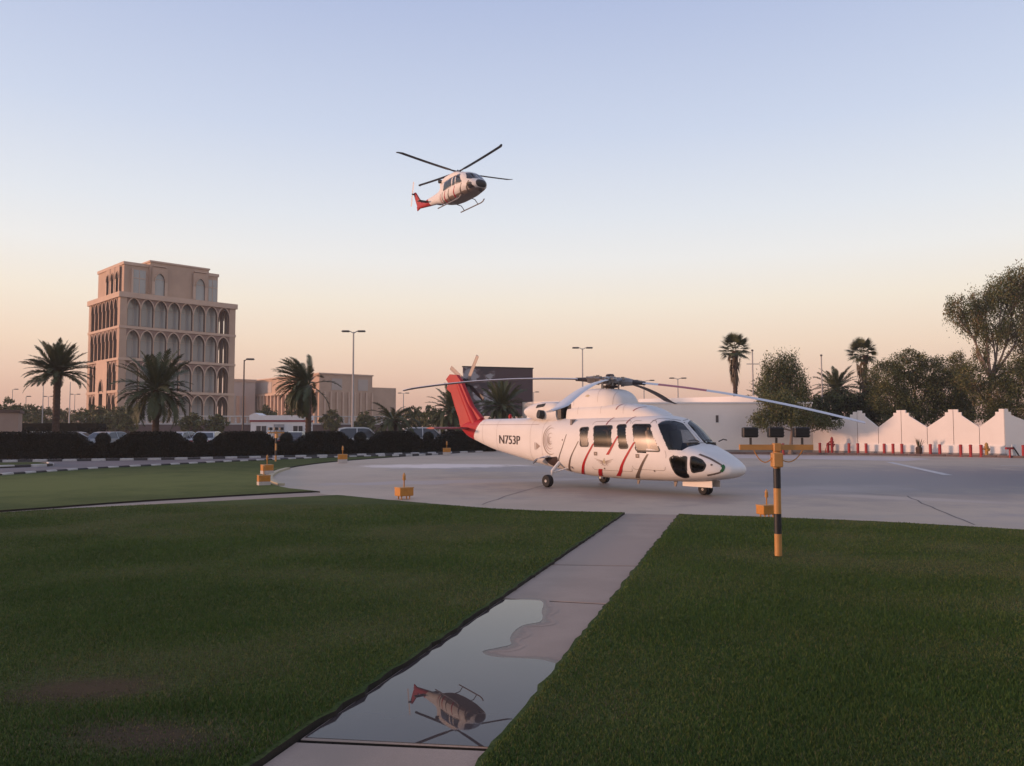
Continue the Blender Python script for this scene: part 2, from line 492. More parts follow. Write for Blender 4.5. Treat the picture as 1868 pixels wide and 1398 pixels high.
# puddle on the footpath, with its wet margin
def water_mat():
    m = bpy.data.materials.new("puddle_water"); m.use_nodes = True
    n, l = m.node_tree.nodes, m.node_tree.links; b = n["Principled BSDF"]
    t = n.new("ShaderNodeTexCoord"); nz = n.new("ShaderNodeTexNoise"); nz.inputs["Scale"].default_value = 3; nz.inputs["Detail"].default_value = 4
    l.new(t.outputs["Object"], nz.inputs[0])
    mx = n.new("ShaderNodeMix"); mx.data_type = 'RGBA'; mx.inputs[6].default_value = (.075, .057, .052, 1); mx.inputs[7].default_value = (.055, .042, .04, 1)
    l.new(nz.outputs[0], mx.inputs[0]); l.new(mx.outputs[2], b.inputs["Base Color"])
    b.inputs["Roughness"].default_value = .0; b.inputs["IOR"].default_value = 1.33; b.inputs["Specular IOR Level"].default_value = .5
    return m
pud_r = [(948, 1094), (985, 1096), (991, 1104), (988, 1116), (990, 1126), (984, 1135), (955, 1141), (938, 1152), (930, 1166), (932, 1176), (908, 1182), (880, 1189), (900, 1198), (950, 1201), (990, 1204), (1021, 1213)]
def on_path(y, side, ins=.0):
    p = path_pt(side, y); return (p.x + (ins if side == 0 else -ins), p.y)
def pud_poly(px, z, ylo, ins):
    right = smooth_line([gp(x, y, z) for x, y in px], 4)
    ye = right[-1][1]
    return [on_path(right[0][1], 0, ins)] + right + [on_path(ye, 1, ins), on_path(ylo[1], 1, ins), on_path(ylo[0], 0, ins)]
def damp_mat():
    """damp concrete: dark beside the water, drying out to the colour of the slab"""
    m = M_conc.copy(); m.name = "damp_concrete"
    n, l = m.node_tree.nodes, m.node_tree.links; b = n["Principled BSDF"]
    src = b.inputs["Base Color"].links[0].from_socket
    at = n.new("ShaderNodeAttribute"); at.attribute_name = "damp"
    t = n.new("ShaderNodeTexCoord"); nz = n.new("ShaderNodeTexNoise"); nz.inputs["Scale"].default_value = 14; nz.inputs["Detail"].default_value = 6; l.new(t.outputs["Object"], nz.inputs[0])
    ad = n.new("ShaderNodeMath"); ad.operation = 'MULTIPLY_ADD'; ad.inputs[1].default_value = .7; l.new(nz.outputs[0], ad.inputs[0]); l.new(at.outputs["Fac"], ad.inputs[2])
    mr = n.new("ShaderNodeMapRange"); mr.interpolation_type = 'SMOOTHSTEP'; mr.inputs[1].default_value = .5; mr.inputs[2].default_value = 1.15; l.new(ad.outputs[0], mr.inputs[0])
    mx = n.new("ShaderNodeMix"); mx.data_type = 'RGBA'; mx.inputs[7].default_value = (.10, .068, .055, 1); l.new(mr.outputs[0], mx.inputs[0]); l.new(src, mx.inputs[6]); l.new(mx.outputs[2], b.inputs["Base Color"])
    m2 = n.new("ShaderNodeMapRange"); m2.inputs[3].default_value = .75; m2.inputs[4].default_value = .3; l.new(mr.outputs[0], m2.inputs[0]); l.new(m2.outputs[0], b.inputs["Roughness"])
    return m
wp = pud_poly(pud_r, .005, (4.52, 4.385), .012)
pdl = sheet("puddle", wp, .005, water_mat())
edge = smooth_line([gp(x, y, .005) for x, y in pud_r], 4)
V, Fc, Dm = [], [], []
g = random.Random(3)
def clampx(p):
    a_, b_ = path_pt(0, p[1]).x + .012, path_pt(1, p[1]).x - .012
    return (min(max(p[0], a_), b_), p[1])
for i, p in enumerate(edge):
    a_, b_ = Vector(edge[max(i - 2, 0)]), Vector(edge[min(i + 2, len(edge) - 1)]); t_ = (b_ - a_).normalized(); nn = Vector((-t_.y, t_.x))
    wd_ = .095 + .04 * math.sin(i * .7) + g.uniform(0, .025)
    for k, q in enumerate((-.004, .3, .65, 1.0)):
        c_ = clampx(Vector(p) + nn * wd_ * q); V.append((c_[0], c_[1], .0036)); Dm.append(1 - max(0, q))
    if i: Fc += [((i - 1) * 4 + k, (i - 1) * 4 + k + 1, i * 4 + k + 1, i * 4 + k) for k in range(3)]
me = bpy.data.meshes.new("damp_margin"); me.from_pydata(V, [], Fc); me.materials.append(damp_mat())
at_ = me.attributes.new("damp", 'FLOAT', 'POINT'); at_.data.foreach_set("value", Dm)
bm = bmesh.new(); bm.from_mesh(me); bmesh.ops.recalc_face_normals(bm, faces=bm.faces)
for f in bm.faces:
    if f.normal.z < 0: f.normal_flip()
bm.to_mesh(me); bm.free()
o = bpy.data.objects.new("damp_margin", me); col.objects.link(o); tag(o, kind='structure')
# cracks and sealed joints on the apron
M_crack = mat("crack_dark", (.16, .13, .12), .8, var=.3)
for pts, w in (([(1655, 905), (1690, 922), (1735, 940), (1778, 958)], .018), ([(880, 921), (930, 903), (985, 888), (1010, 880)], .016), ([(1480, 893), (1560, 899), (1650, 906)], .012)):
    P = jitter([gp(*p) for p in pts], .4, .03, 9); L_ = []; R_ = []
    for i, p in enumerate(P):
        a_, b_ = Vector(P[max(i - 1, 0)]), Vector(P[min(i + 1, len(P) - 1)]); t_ = (b_ - a_).normalized(); nn = Vector((-t_.y, t_.x)) * w
        L_.append(tuple(Vector(p) + nn)); R_.append(tuple(Vector(p) - nn))
    sheet("pavement_crack", L_ + R_[::-1], .004, M_crack)

# ------------------------------------------------------------------ grass blades on the near lawns
def in_poly(X, Y, poly):
    P = np.array(poly); c = np.zeros(len(X), bool); j = len(P) - 1
    for i in range(len(P)):
        xi, yi, xj, yj = P[i, 0], P[i, 1], P[j, 0], P[j, 1]
        if yi != yj:
            c ^= ((yi > Y) != (yj > Y)) & (X < (xj - xi) * (Y - yi) / (yj - yi) + xi)
        j = i
    return c
N = 900000
u = npr.random(N)
Yg = 3.3 * (17.5 / 3.3) ** (u ** 0.9)
Xg = npr.uniform(-1, 1, N) * (.70 * Yg + .5)
keep = (in_poly(Xg + .035, Yg, lawn_l) & in_poly(Xg, Yg + .03, lawn_l)) | (in_poly(Xg - .035, Yg, lawn_r) & in_poly(Xg, Yg + .03, lawn_r))
bare = np.zeros(N)
for cx, cy, rx, ry in ((-2.75, 5.25, .5, .26), (-2.0, 4.45, .55, .25), (-3.1, 4.2, .35, .2)):
    bare = np.maximum(bare, np.exp(-(((Xg - cx) / rx) ** 2 + ((Yg - cy) / ry) ** 2)))
keep &= npr.random(N) > bare * .75
Xg, Yg, bare = Xg[keep], Yg[keep], bare[keep]; n = len(Xg)
# irregular blotches: taller lush turf against thin, drier turf
blot = np.zeros(n)
for k in range(14):
    fa, fq, fp = npr.uniform(0, math.pi), npr.uniform(.7, 4.5), npr.uniform(0, 6.28)
    blot += np.sin((Xg * math.cos(fa) + Yg * math.sin(fa)) * fq + fp + 1.3 * np.sin(Yg * .7 + k)) / (1 + .25 * fq)
blot = np.clip(blot / 2.6, -1, 1)
hgt = npr.uniform(.012, .032, n) * (1 - .5 * bare) * (.86 + .22 * blot)
wid = npr.uniform(.0018, .0036, n) * (1 + Yg / 9)
az = npr.uniform(0, 2 * math.pi, n); lean = npr.uniform(.1, .9, n) * hgt; la = npr.uniform(0, 2 * math.pi, n)
base = np.stack([Xg, Yg, np.full(n, .032)], 1)
wv = np.stack([np.cos(az) * wid, np.sin(az) * wid, np.zeros(n)], 1)
tipv = np.stack([np.cos(la) * lean, np.sin(la) * lean, hgt], 1)
V = np.stack([base - wv, base + wv, base + tipv], 1).reshape(-1, 3)
G1 = mat("grass_blade_green", (.066, .112, .025), .8, .1, vs=.8, c2=(.054, .084, .022))
G2 = mat("grass_blade_olive", (.115, .145, .042), .8, .1, vs=.5, c2=(.108, .115, .038))
G3 = mat("grass_blade_dry", (.14, .12, .065), .8, .2, var=.3, vs=.7)
mi = npr.choice(3, n, p=[.60, .33, .07]); rr_ = npr.random(n); mi = np.where((blot < -.1) & (rr_ < -.55 * blot), 1, mi); mi = np.where((blot < -.45) & (rr_ > 1 + .3 * blot), 2, mi); mi = np.where((blot > .1) & (rr_ < .8 * blot), 0, mi); mi = np.where(npr.random(n) < bare * .7, 2, mi)
tag(fast_mesh("grass", V, 3, [G1, G2, G3], mi), "short mown green grass blades covering the front lawns", "grass", kind="stuff")

# ------------------------------------------------------------------ buildings
M_stone = mat("tower_stone", (.52, .355, .255), .8, var=.2, vs=.35, bump=.15, bs=8)
M_stone2 = mat("tower_stone_trim", (.60, .425, .315), .8, var=.15, vs=.6)
M_core = mat("tower_inner_wall", (.46, .385, .335), .7, var=.15, vs=.3)
M_pane = mat("tower_glass", (.36, .36, .35), .12, .6, var=.2, vs=.15)
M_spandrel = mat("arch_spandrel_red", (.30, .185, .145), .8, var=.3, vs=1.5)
M_reveal_shade = mat("arch_reveal_shade", (.13, .085, .065), .8, var=.2)  # dark brown that paints in the shade on the inner arch faces
M_darkrec = mat("dark_recess", (.05, .04, .038), .8)

def arch_outline(w, h, spring, n=9, point=1.18):
    """pointed arch opening, base centre at (0,0): list of (x,z) from bottom-left over the top to bottom-right"""
    r = w * .5 * point; cx = r - w / 2     # centres outside the middle
    left = []
    a1 = math.acos(min(1, cx / r))
    for k in range(n + 1):
        a = a1 * k / n
        left.append((cx - r * math.cos(a), math.sin(a)))
    top = math.sin(a1)
    left = [(x, spring + z / top * (h - spring)) for x, z in left]
    return [(-w / 2, 0)] + left + [(-x, z) for x, z in left[::-1][1:]] + [(w / 2, 0)]
def arch_panel(W, H, w, h, spring, t, rim=.12):
    """wall bay W x H with a pointed opening w x h, thickness t along +y, rim proud of the face"""
    mb = MB(); ins = arch_outline(w, h, spring); n = len(ins)
    out = []
    for i, (x, z) in enumerate(ins):
        if i == 0: out.append((-W / 2, 0))
        elif i == n - 1: out.append((W / 2, 0))
        else:
            f = (i - 1) / (n - 3)
            if f < .3: out.append((-W / 2, spring + (H - spring) * f / .3))
            elif f > .7: out.append((W / 2, spring + (H - spring) * (1 - f) / .3))
            else: out.append((-W / 2 + W * (f - .3) / .4, H))
    for y, s in ((0, 1), (t, -1)):
        P_ = [(x, y, z) for x, z in ins] + [(x, y, z) for x, z in out]; Q_ = [(i, i + 1, n + i + 1, n + i) for i in range(n - 1)]
        mb.add(P_, [Q_[0], Q_[-1]], 0); mb.add(P_, Q_[1:-1], 3)
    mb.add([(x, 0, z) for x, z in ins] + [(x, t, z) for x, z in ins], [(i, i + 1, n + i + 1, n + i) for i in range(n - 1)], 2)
    # rim
    mid = arch_outline(w + 2 * rim, h + rim * 1.2, spring)
    a = ins[1:-1]; b = mid[1:-1]; k = len(a)
    mb.add([(x, -.1, z) for x, z in a] + [(x, -.1, z) for x, z in b] + [(x, .0, z) for x, z in b], [(i, i + 1, k + i + 1, k + i) for i in range(k - 1)] + [(k + i, k + i + 1, 2 * k + i + 1, 2 * k + i) for i in range(k - 1)], 1)
    return mb

def build_tower():
    D = 120.; cx, cy = spot(214, D)
    root = thing("arcaded_tower", "tall square sandstone tower with tiers of pointed arches behind the date palms", "building", (cx, cy, 0), R(45))
    # local: x along the right face, y along the left face (going back)
    U, Vv = 18.4, 14.2
    lev = [0, 2.3, 7.0, 11.75, 16.45, 21.0]
    inset = 1.35
    MB().box((inset, inset, 0), (U - 2.55, Vv - 3.6, 21.2)).build("core", M_core, root)
    for k, z in enumerate(lev[1:]):
        last = k == 4
        e = .25 if last else .1
        m = MB(); m.box((-e, -e, z - .28), (U + e, Vv + e, z + (.5 if last else .1)), 0)
        m.build("cornice" if last else "floor_ledge", M_stone2, root)
    MB().box((.05, .05, 0), (U - .05, Vv - .05, 2.0)).build("plinth", M_stone, root)
    for x, y in ((0, 0), (U - 1.0, 0), (0, Vv - 1.0), (U - 1.0, Vv - 1.0)):
        MB().box((x, y, 0), (x + 1.0, y + 1.0, 20.75)).build("corner_pier", M_stone, root)
    nb, nl = 8, 7
    pr, pl = (U - 2.0) / nb, (Vv - 2.0) / nl
    me_r, me_l, pane0 = None, None, None
    for t in range(4):
        z = lev[t + 1] + .1; H = lev[t + 2] - lev[t + 1] - .38
        for i in range(nb):
            if me_r is None:
                me_r = arch_panel(pr, H, pr * .90, H * .955, H * .60, .55, .15).build("arch", [M_stone, M_stone2, M_reveal_shade, M_spandrel], root); o = me_r
            else:
                o = me_r.copy(); col.objects.link(o)
            o.location = (1.0 + pr * (i + .5), .06, z); o.scale = (1, 1, H / 4.36 if t else H / 4.32)
            o.scale = (1, 1, 1)
            if i == nb - 1: continue
            if pane0 is None:
                m = MB(); m.box((-.8, -.06, .0), (.8, 0, 3.75)); m.box((-.03, -.1, 0), (.03, -.05, 3.75), 1); m.box((-.8, -.1, 2.5), (.8, -.05, 2.58), 1)
                pane0 = m.build("pane", [M_pane, M_core], root); q = pane0
            else:
                q = pane0.copy(); col.objects.link(q)
            q.location = (1.0 + pr * (i + .5) + .35, inset - .01, z + .25)
        for i in range(nl):
            if t < 2 and 2 <= i <= 4: continue
            if me_l is None:
                me_l = arch_panel(pl, H, pl * .84, H * .955, H * .62, .55, .12).build("arch", [M_stone, M_stone2, M_reveal_shade, M_spandrel], root); o = me_l
            else:
                o = me_l.copy(); col.objects.link(o)
            o.location = (.06, 1.0 + pl * (i + .5), z); o.rotation_euler = (0, 0, -math.pi / 2)
        for i in range(nb):                      # back faces, seen through the open corner bays
            if i < 1 or i > nb - 2:
                o = me_r.copy(); col.objects.link(o); o.location = (1.0 + pr * (i + .5), Vv - .06, z); o.rotation_euler = (0, 0, math.pi)
        for i in range(nl):
            if i >= 0:
                o = me_l.copy(); col.objects.link(o); o.location = (U - .06, 1.0 + pl * (i + .5), z); o.rotation_euler = (0, 0, math.pi / 2)
    # portal on the left face: solid panel with one tall pointed door
    y0, y1 = 1.0 + pl * 2, 1.0 + pl * 5
    o = arch_panel(y1 - y0, 9.3, 1.7, 6.4, 4.6, .7, .2).build("portal", [M_stone2, M_stone, M_reveal_shade, M_stone2], root)
    o.location = (-.15, (y0 + y1) / 2, 2.3); o.rotation_euler = (0, 0, -math.pi / 2)
    MB().box((.5, y0 + .6, 0), (.6, y1 - .6, 9)).build("portal_door", M_darkrec, root)
    # penthouse: body, higher middle block, arched and corner windows
    z0 = 21.5
    MB().box((.9, 1.3, z0), (U - 2.6, Vv - 1.2, z0 + 4.3)).build("penthouse", M_stone, root)
    MB().box((.75, 1.15, z0 + 4.3), (U - 2.45, Vv - 1.05, z0 + 4.75)).build("parapet", M_stone2, root)
    top = MB().box((4.6, .75, z0), (U - 4.4, Vv - 3, z0 + 5.1)).build("upper_block", M_stone, root)
    MB().box((4.45, .6, z0 + 5.1), (U - 4.25, Vv - 2.9, z0 + 5.35)).build("parapet", M_stone2, root)
    for i, x in enumerate((6.0, U - 5.9)):
        o = arch_panel(2.4, 4.2, 1.5, 3.3, 2.0, .3, .12).build("window_surround", [M_stone2, M_stone, M_reveal_shade, M_stone], root); o.location = (x, .42, z0 + .15)
        w = MB().box((x - .85, .66, z0 + .1), (x + .85, .735, z0 + 3.6)).build("window", M_pane, root)
        MB().box((x - .85, .62, z0 + 2.5), (x + .85, .66, z0 + 2.58)).build("mullion", M_stone, w)
        MB().box((x - 1.0, .3, z0 + 4.45), (x + 1.0, .75, z0 + 4.6)).build("hood", M_stone2, root)
    for x0, x1 in ((2.2, 4.1), (U - 4.3, U - 2.75)):
        w = MB().box((x0, 1.2, z0 + .1), (x1, 1.28, z0 + 3.7)).build("window", M_pane, root)
        MB().box((x0, 1.16, z0 + 2.4), (x1, 1.2, z0 + 2.5)).build("mullion", M_stone2, w)
        MB().box(((x0 + x1) / 2 - .04, 1.16, z0 + .1), ((x0 + x1) / 2 + .04, 1.2, z0 + 3.7)).build("mullion", M_stone2, w)
        MB().box((x0 - .3, .95, z0 + .05), (x0 - .02, 1.3, z0 + 3.8)).build("jamb", M_stone2, root)
    for i in range(3):
        y = 3.4 + i * 2.1
        o = arch_panel(1.9, 4.1, 1.15, 3.3, 2.3, .22, .12).build("window_surround", [M_stone2, M_stone, M_reveal_shade, M_stone], root); o.location = (.6, y, z0 + .1); o.rotation_euler = (0, 0, -math.pi / 2)
        MB().box((.83, y - .6, z0 + .1), (.88, y + .6, z0 + 3.4)).build("window", M_darkrec, root)
    return root
tw = build_tower(); tw.scale = (1, 1, 1.04)

def build_palace():
    D = 165.; cx, cy = spot(582, D)
    root = thing("low_palace", "low wide sandstone building with tall slit piers right of the tower", "building", (cx, cy, 0), R(40))
    def blk(nm, u0, v0, u1, v1, z1, m=M_stone, z0=0): return MB().box((u0, v0, z0), (u1, v1, z1)).build(nm, m, root)
    blk("main_block", 0, 0, 12.5, 38, hz(682, D))
    blk("parapet", -.2, -.2, 12.7, 38.2, hz(680, D), M_stone2, hz(682, D) - .05)
    blk("wing", 12.4, .8, 19, 16, hz(703, D))
    blk("recessed_panel", -.06, 24, .03, 34, 12.2, M_core, 9.7)
    for i in range(18):
        blk("pier", -.55, 1.0 + i * 2.0, .1, 1.5 + i * 2.0, 9.0, M_stone2)
    blk("string_course", -.6, .4, .05, 37.6, 9.5, M_stone2, 9.0)
    for i in range(9):
        blk("pier", 1.0 + i * 1.4, -.4, 1.35 + i * 1.4, .1, 9.2, M_stone2)
    for u in (2.8, 9.0):
        blk("recessed_panel", u, -.08, u + 2.4, .02, 12.0, M_core, 9.6)
    return root
build_palace()
cx, cy = spot(440, 185)
root = thing("sandstone_block", "small grey sandstone block between tower and low building", "building", (cx, cy, 0), R(35))
for a, b, nm, m in (((-1.8, 0, 0), (3.2, 5, hz(696, 185)), "main_block", M_core), ((-2, -.2, hz(696, 185) - .1), (3.4, 5.2, hz(692, 185)), "parapet", M_stone), ((.2, -.3, 0), (.9, .1, 9), "pier", M_stone), ((-1.2, -.3, 0), (-.5, .1, 9), "pier", M_stone)):
    MB().box(a, b).build(nm, m, root)

# white balustrade wall in front of the tower
M_ltwhite = mat("pale_render", (.60, .54, .50), .7, var=.15)
M_brwall = mat("brown_wall", (.17, .11, .10), .8, var=.25)
A = Vector((*spot(150, 104), 0)); B = Vector((*spot(745, 112), 0)); L = (B - A).length
root = thing("garden_wall", "long brown garden wall topped with a pale balustrade below the tower", "wall", A, math.atan2(B.y - A.y, B.x - A.x))
MB().box((0, 0, 0), (L, .3, 2.1)).build("base_wall", M_brwall, root)
MB().box((0, -.05, 2.1), (L, .35, 2.3)).build("plinth", M_ltwhite, root)
MB().box((0, -.03, 3.15), (L, .33, 3.3)).build("rail", M_ltwhite, root)
p0 = None
for i in range(int(L / .75)):
    if p0 is None:
        p0 = MB().lathe([(.13, 2.3), (.16, 2.4), (.09, 2.55), (.15, 2.8), (.09, 3.0), (.15, 3.15)], 8).build("baluster", M_ltwhite, root); o = p0
    else:
        o = p0.copy(); col.objects.link(o)
    o.location = (.4 + i * .75, .15, 0)

# gatehouse kiosk
M_redtrim = mat("red_trim", (.28, .03, .035), .6)
M_win = mat("dark_window", (.05, .052, .058), .12, .7)
cx, cy = spot(458, 70)
root = thing("guard_kiosk", "white portable cabin with a dark red band behind the hedge", "cabin", (cx, cy, 0), R(3))
MB().box((0, 0, 0), (4.9, 2.4, 2.35)).build("wall", M_white, root)
MB().box((-.06, -.06, 2.22), (4.96, 2.46, 2.36)).build("red_band", M_redtrim, root)
MB().box((-.1, -.1, 2.36), (5.0, 2.5, 2.78)).build("roof", M_white, root)
MB().prism([(-.1, 2.78), (.35, 3.0), (.8, 2.78)], -.1, 2.5, 0, None, 'y').build("roof_gable", M_white, root)
for x0, x1 in ((.5, 1.35), (3.7, 4.5)):
    w = MB().box((x0, -.05, 1.0), (x1, .02, 1.85)).build("window", M_win, root)
    MB().box((x0 + .4, -.07, 1.0), (x0 + .45, -.03, 1.85)).build("mullion", M_white, w)
MB().box((2.0, -.05, .1), (2.9, .02, 2.0)).build("door", mat("grey_door", (.3, .3, .31), .5), root)
MB().box((-.05, .8, 1.0), (.02, 1.4, 1.8)).build("window", M_win, root)
# the little house at the left edge
cx, cy = spot(34, 50)
root = thing("beige_hut", "small beige flat roofed hut at the left edge behind the hedge", "hut", (cx, cy, 0), R(29))
M_beige = mat("beige_render", (.40, .28, .22), .85, var=.12, vs=1, bump=.1)
MB().box((-6, 0, 0), (0, 5, 2.65)).build("wall", M_beige, root)
MB().box((-6.1, -.1, 2.65), (.1, 5.1, 2.82)).build("roof", mat("roof_edge_brown", (.14, .09, .07), .8), root)

# billboard
cx, cy = spot(845, 85); x1, y1 = spot(972, 87.5)
W_ = math.hypot(x1 - cx, y1 - cy)
root = thing("billboard", "large dark printed billboard standing behind the red tail fin", "billboard", (cx, cy, 0), math.atan2(y1 - cy, x1 - cx))
zt, zb = hz(670, 85), hz(757, 85)
def poster_mat():
    m = bpy.data.materials.new("billboard_print"); m.use_nodes = True
    n, l = m.node_tree.nodes, m.node_tree.links; b = n["Principled BSDF"]; b.inputs["Roughness"].default_value = .6
    t = n.new("ShaderNodeTexCoord"); mp = n.new("ShaderNodeMapping"); mp.inputs["Scale"].default_value = (.7, 1, 1.3); l.new(t.outputs["Object"], mp.inputs[0])
    nz = n.new("ShaderNodeTexNoise"); nz.inputs["Scale"].default_value = .9; nz.inputs["Detail"].default_value = 3; l.new(mp.outputs[0], nz.inputs[0])
    cr = n.new("ShaderNodeValToRGB"); l.new(nz.outputs[0], cr.inputs[0])
    e = cr.color_ramp.elements; e[0].position = .42; e[0].color = (.045, .03, .04, 1); e[1].position = .56; e[1].color = (.34, .32, .33, 1)
    x = cr.color_ramp.elements.new(.5); x.color = (.10, .06, .065, 1)
    sx = n.new("ShaderNodeSeparateXYZ"); l.new(t.outputs["Object"], sx.inputs[0])
    mr = n.new("ShaderNodeMapRange"); mr.inputs[1].default_value = 3.3; mr.inputs[2].default_value = 3.6; l.new(sx.outputs[0], mr.inputs[0])
    mx = n.new("ShaderNodeMix"); mx.data_type = 'RGBA'; mx.inputs[7].default_value = (.075, .04, .045, 1); l.new(mr.outputs[0], mx.inputs[0]); l.new(cr.outputs[0], mx.inputs[6])
    l.new(mx.outputs[2], b.inputs["Base Color"]); return m
MB().box((0, 0, zb), (W_, .25, zt)).build("panel", poster_mat(), root)
MB().box((-.08, -.05, zt), (W_ + .08, .3, zt + .12)).build("frame", M_black, root)
MB().box((-.08, -.05, zb - .12), (W_ + .08, .3, zb)).build("frame", M_black, root)
for x in (W_ * .25, W_ * .75):
    MB().tube([(x, .5, 0), (x, .5, zt - .3)], .14, 8).build("post", mat("steel_grey", (.3, .29, .28), .5), root)

# white office block behind the parked helicopter
M_wwall = mat("white_render", (.84, .755, .68), .75, var=.1, vs=.5, bump=.08, bs=20)
M_dirty = mat("plinth_grey", (.33, .29, .27), .8, var=.25, vs=1.5)
x0, y0 = spot(1008, 54); x1, y1 = spot(1481, 53.3)
L = math.hypot(x1 - x0, y1 - y0)
root = thing("white_office", "long low white rendered building behind the parked helicopter", "building", (x0, y0, 0), math.atan2(y1 - y0, x1 - x0))
H1 = hz(737, 54)
MB().box((0, 0, 0), (L, 14, H1)).build("wall", M_wwall, root)
MB().box((-.04, -.05, 0), (L + .04, .0, .22)).build("plinth", M_dirty, root)
MB().box((-.05, -.06, H1), (L + .05, 14, H1 + .1)).build("coping", M_white, root)
for px in (1305, 1120, 1180):
    x = spot(px, 54)[0] - x0
    w = MB().box((x - .09, -.03, hz(771, 54)), (x + .09, .02, hz(758, 54))).build("window", M_win, root)
    MB().box((x - .13, -.05, hz(771, 54) - .05), (x + .13, -.0, hz(771, 54))).build("sill", M_white, w)
Pinv = (Matrix.Translation((x0, y0, 0)) @ Matrix.Rotation(math.atan2(y1 - y0, x1 - x0), 4, 'Z')).inverted()
cx, cy = spot(953, 62)
MB().box((0, 0, 0), (5.5, 6, hz(734, 62)), 0, Pinv @ Matrix.Translation((cx, cy, 0)) @ Matrix.Rotation(R(-52), 4, 'Z')).build("annex", M_wwall, root)
a0 = Vector(spot(1165, 66)); a1 = Vector(spot(1406, 58.5)); d = a1 - a0
MB().box((0, 0, H1 + .02), (d.length, 4, hz(721.5, 58.5)), 0, Pinv @ Matrix.Translation((a0.x, a0.y, 0)) @ Matrix.Rotation(math.atan2(d.y, d.x), 4, 'Z')).build("upper_floor", M_wwall, root)

# white zigzag wall: gabled panels in pairs meeting at a stepped peak
wa, wb = Vector(spot(1481, 53.2)), Vector(spot(1831, 46.4)); wd = (wb - wa).normalized()
def on_wall(px):
    k = (px - 934) / 1453
    # wa + t wd on bearing k
    t = (k * wa.y - wa.x) / (wd.x - k * wd.y)
    return t
wroot = thing("gabled_wall", "white boundary wall with a row of stepped gables at the right", "wall", (wa.x, wa.y, 0), math.atan2(wd.y, wd.x))
def half_panel(x0, x1, peak_at_right, zv, zp, base_root, steps=True, M=None):
    """half of a gable: slope from the valley to stepped peak"""
    w = x1 - x0; g = .015
    pk = [(0, zp), (.26, zp), (.26, zp - .17), (.44, zp - .17), (.44, zp - .36)] if steps else [(0, zp)]
    slope_end = (w - g, zv)
    poly = [(0 + g, 0)] + [(max(p[0], g), p[1]) for p in pk] + [slope_end, (w - g, 0)]
    if peak_at_right: poly = [(w - x, z) for x, z in poly]
    poly = [(x + x0, z) for x, z in poly]
    return MB().prism(poly, 0, .22, 0, M, 'y').build("wall_panel", M_wwall, base_root)
valleys = [on_wall(1601), on_wall(1690), on_wall(1785)]
peaks = [on_wall(1563), on_wall(1643), on_wall(1738), on_wall(1831)]
zv, zp = 1.74, 2.80
half_panel(0, peaks[0], True, 1.95, 2.72, wroot)
for i in range(3):
    half_panel(peaks[i], valleys[i], False, zv, zp, wroot)
    half_panel(valleys[i], peaks[i + 1], True, zv, zp, wroot)
MB().box((0, -.09, 0), (peaks[3] + .1, -.0, .2)).build("plinth", M_dirty, wroot)
MB().box((.1, -.055, .2), (peaks[3] - .02, .0, .68)).build("dado", mat("dado_white", (.86, .80, .74), .6, var=.08), wroot)
# after the corner the wall turns away from the low sun
M2 = Matrix.Translation((peaks[3], 0, 0)) @ Matrix.Rotation(R(44), 4, 'Z')
half_panel(0, 2.4, False, zv, zp, wroot, True, M2)
for k in range(2):
    half_panel(2.4 + 4.4 * k, 4.6 + 4.4 * k, True, zv, zp, wroot, True, M2); half_panel(4.6 + 4.4 * k, 6.8 + 4.4 * k, False, zv, zp, wroot, True, M2)
# kerb before the wall
kp = [wa + Vector((-6, .6)) + Vector((0, -1.6)), wa + Vector((0, -1.3)), wb + Vector((0, -1.3)), wb + Vector((9, -.6))]
M_kerbbr = mat("kerb_brown", (.16, .11, .10), .8, var=.3, vs=3)
kr = thing("kerb", None, None); tag(kr, kind='structure')
pts = [gp(1100, 827.8), gp(1360, 828.6), gp(1500, 829.8), gp(1680, 832.2), gp(1868, 836), gp(2100, 842)]
line = smooth_line(pts, 4); acc = 0
ks = None
for a, b in zip(line[:-1], line[1:]):
    a, b = Vector(a), Vector(b); n = max(1, round((b - a).length / .9)); s = (b - a).length / n
    for k in range(n):
        p = a.lerp(b, (k + .5) / n)
        if ks is None:
            ks = MB().cbox((0, 0, .05), (1, .18, .16), 0, .2).build("kerb_stone", M_kerbbr, kr); o = ks
        else:
            o = ks.copy(); col.objects.link(o)
        o.location = (p.x, p.y, 0); o.rotation_euler = (0, 0, math.atan2(b.y - a.y, b.x - a.x)); o.scale = (s - .015, 1, 1)

# ------------------------------------------------------------------ plants
M_bark = mat("bark_brown", (.10, .065, .048), .9, var=.4, vs=6, bump=.8, bs=14)
M_barkp = mat("bark_pale", (.26, .19, .15), .9, var=.4, vs=3, bump=.5, bs=10)
M_palmtr = mat("palm_trunk", (.095, .058, .042), .95, var=.45, vs=9, bump=.9, bs=18)
M_frond = mat("palm_frond", (.070, .084, .036), .6, .3, var=.35, vs=1.5)
M_frondd = mat("palm_frond_dry", (.15, .11, .07), .8, .2, var=.3, vs=2)
M_leafA = mat("leaf_green", (.110, .124, .042), .65, .25, var=.4, vs=.8)
M_leafB = mat("leaf_olive", (.178, .165, .060), .65, .25, var=.3, vs=.8)
M_leafC = mat("leaf_dark", (.056, .066, .026), .7, .2, var=.3, vs=.8)
M_leafD = mat("leaf_brownish", (.16, .11, .055), .7, .2, var=.3, vs=.8)
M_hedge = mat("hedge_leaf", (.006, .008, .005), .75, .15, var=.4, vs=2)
M_hedge2 = mat("hedge_leaf_light", (.012, .016, .008), .7, .2, var=.4, vs=2)

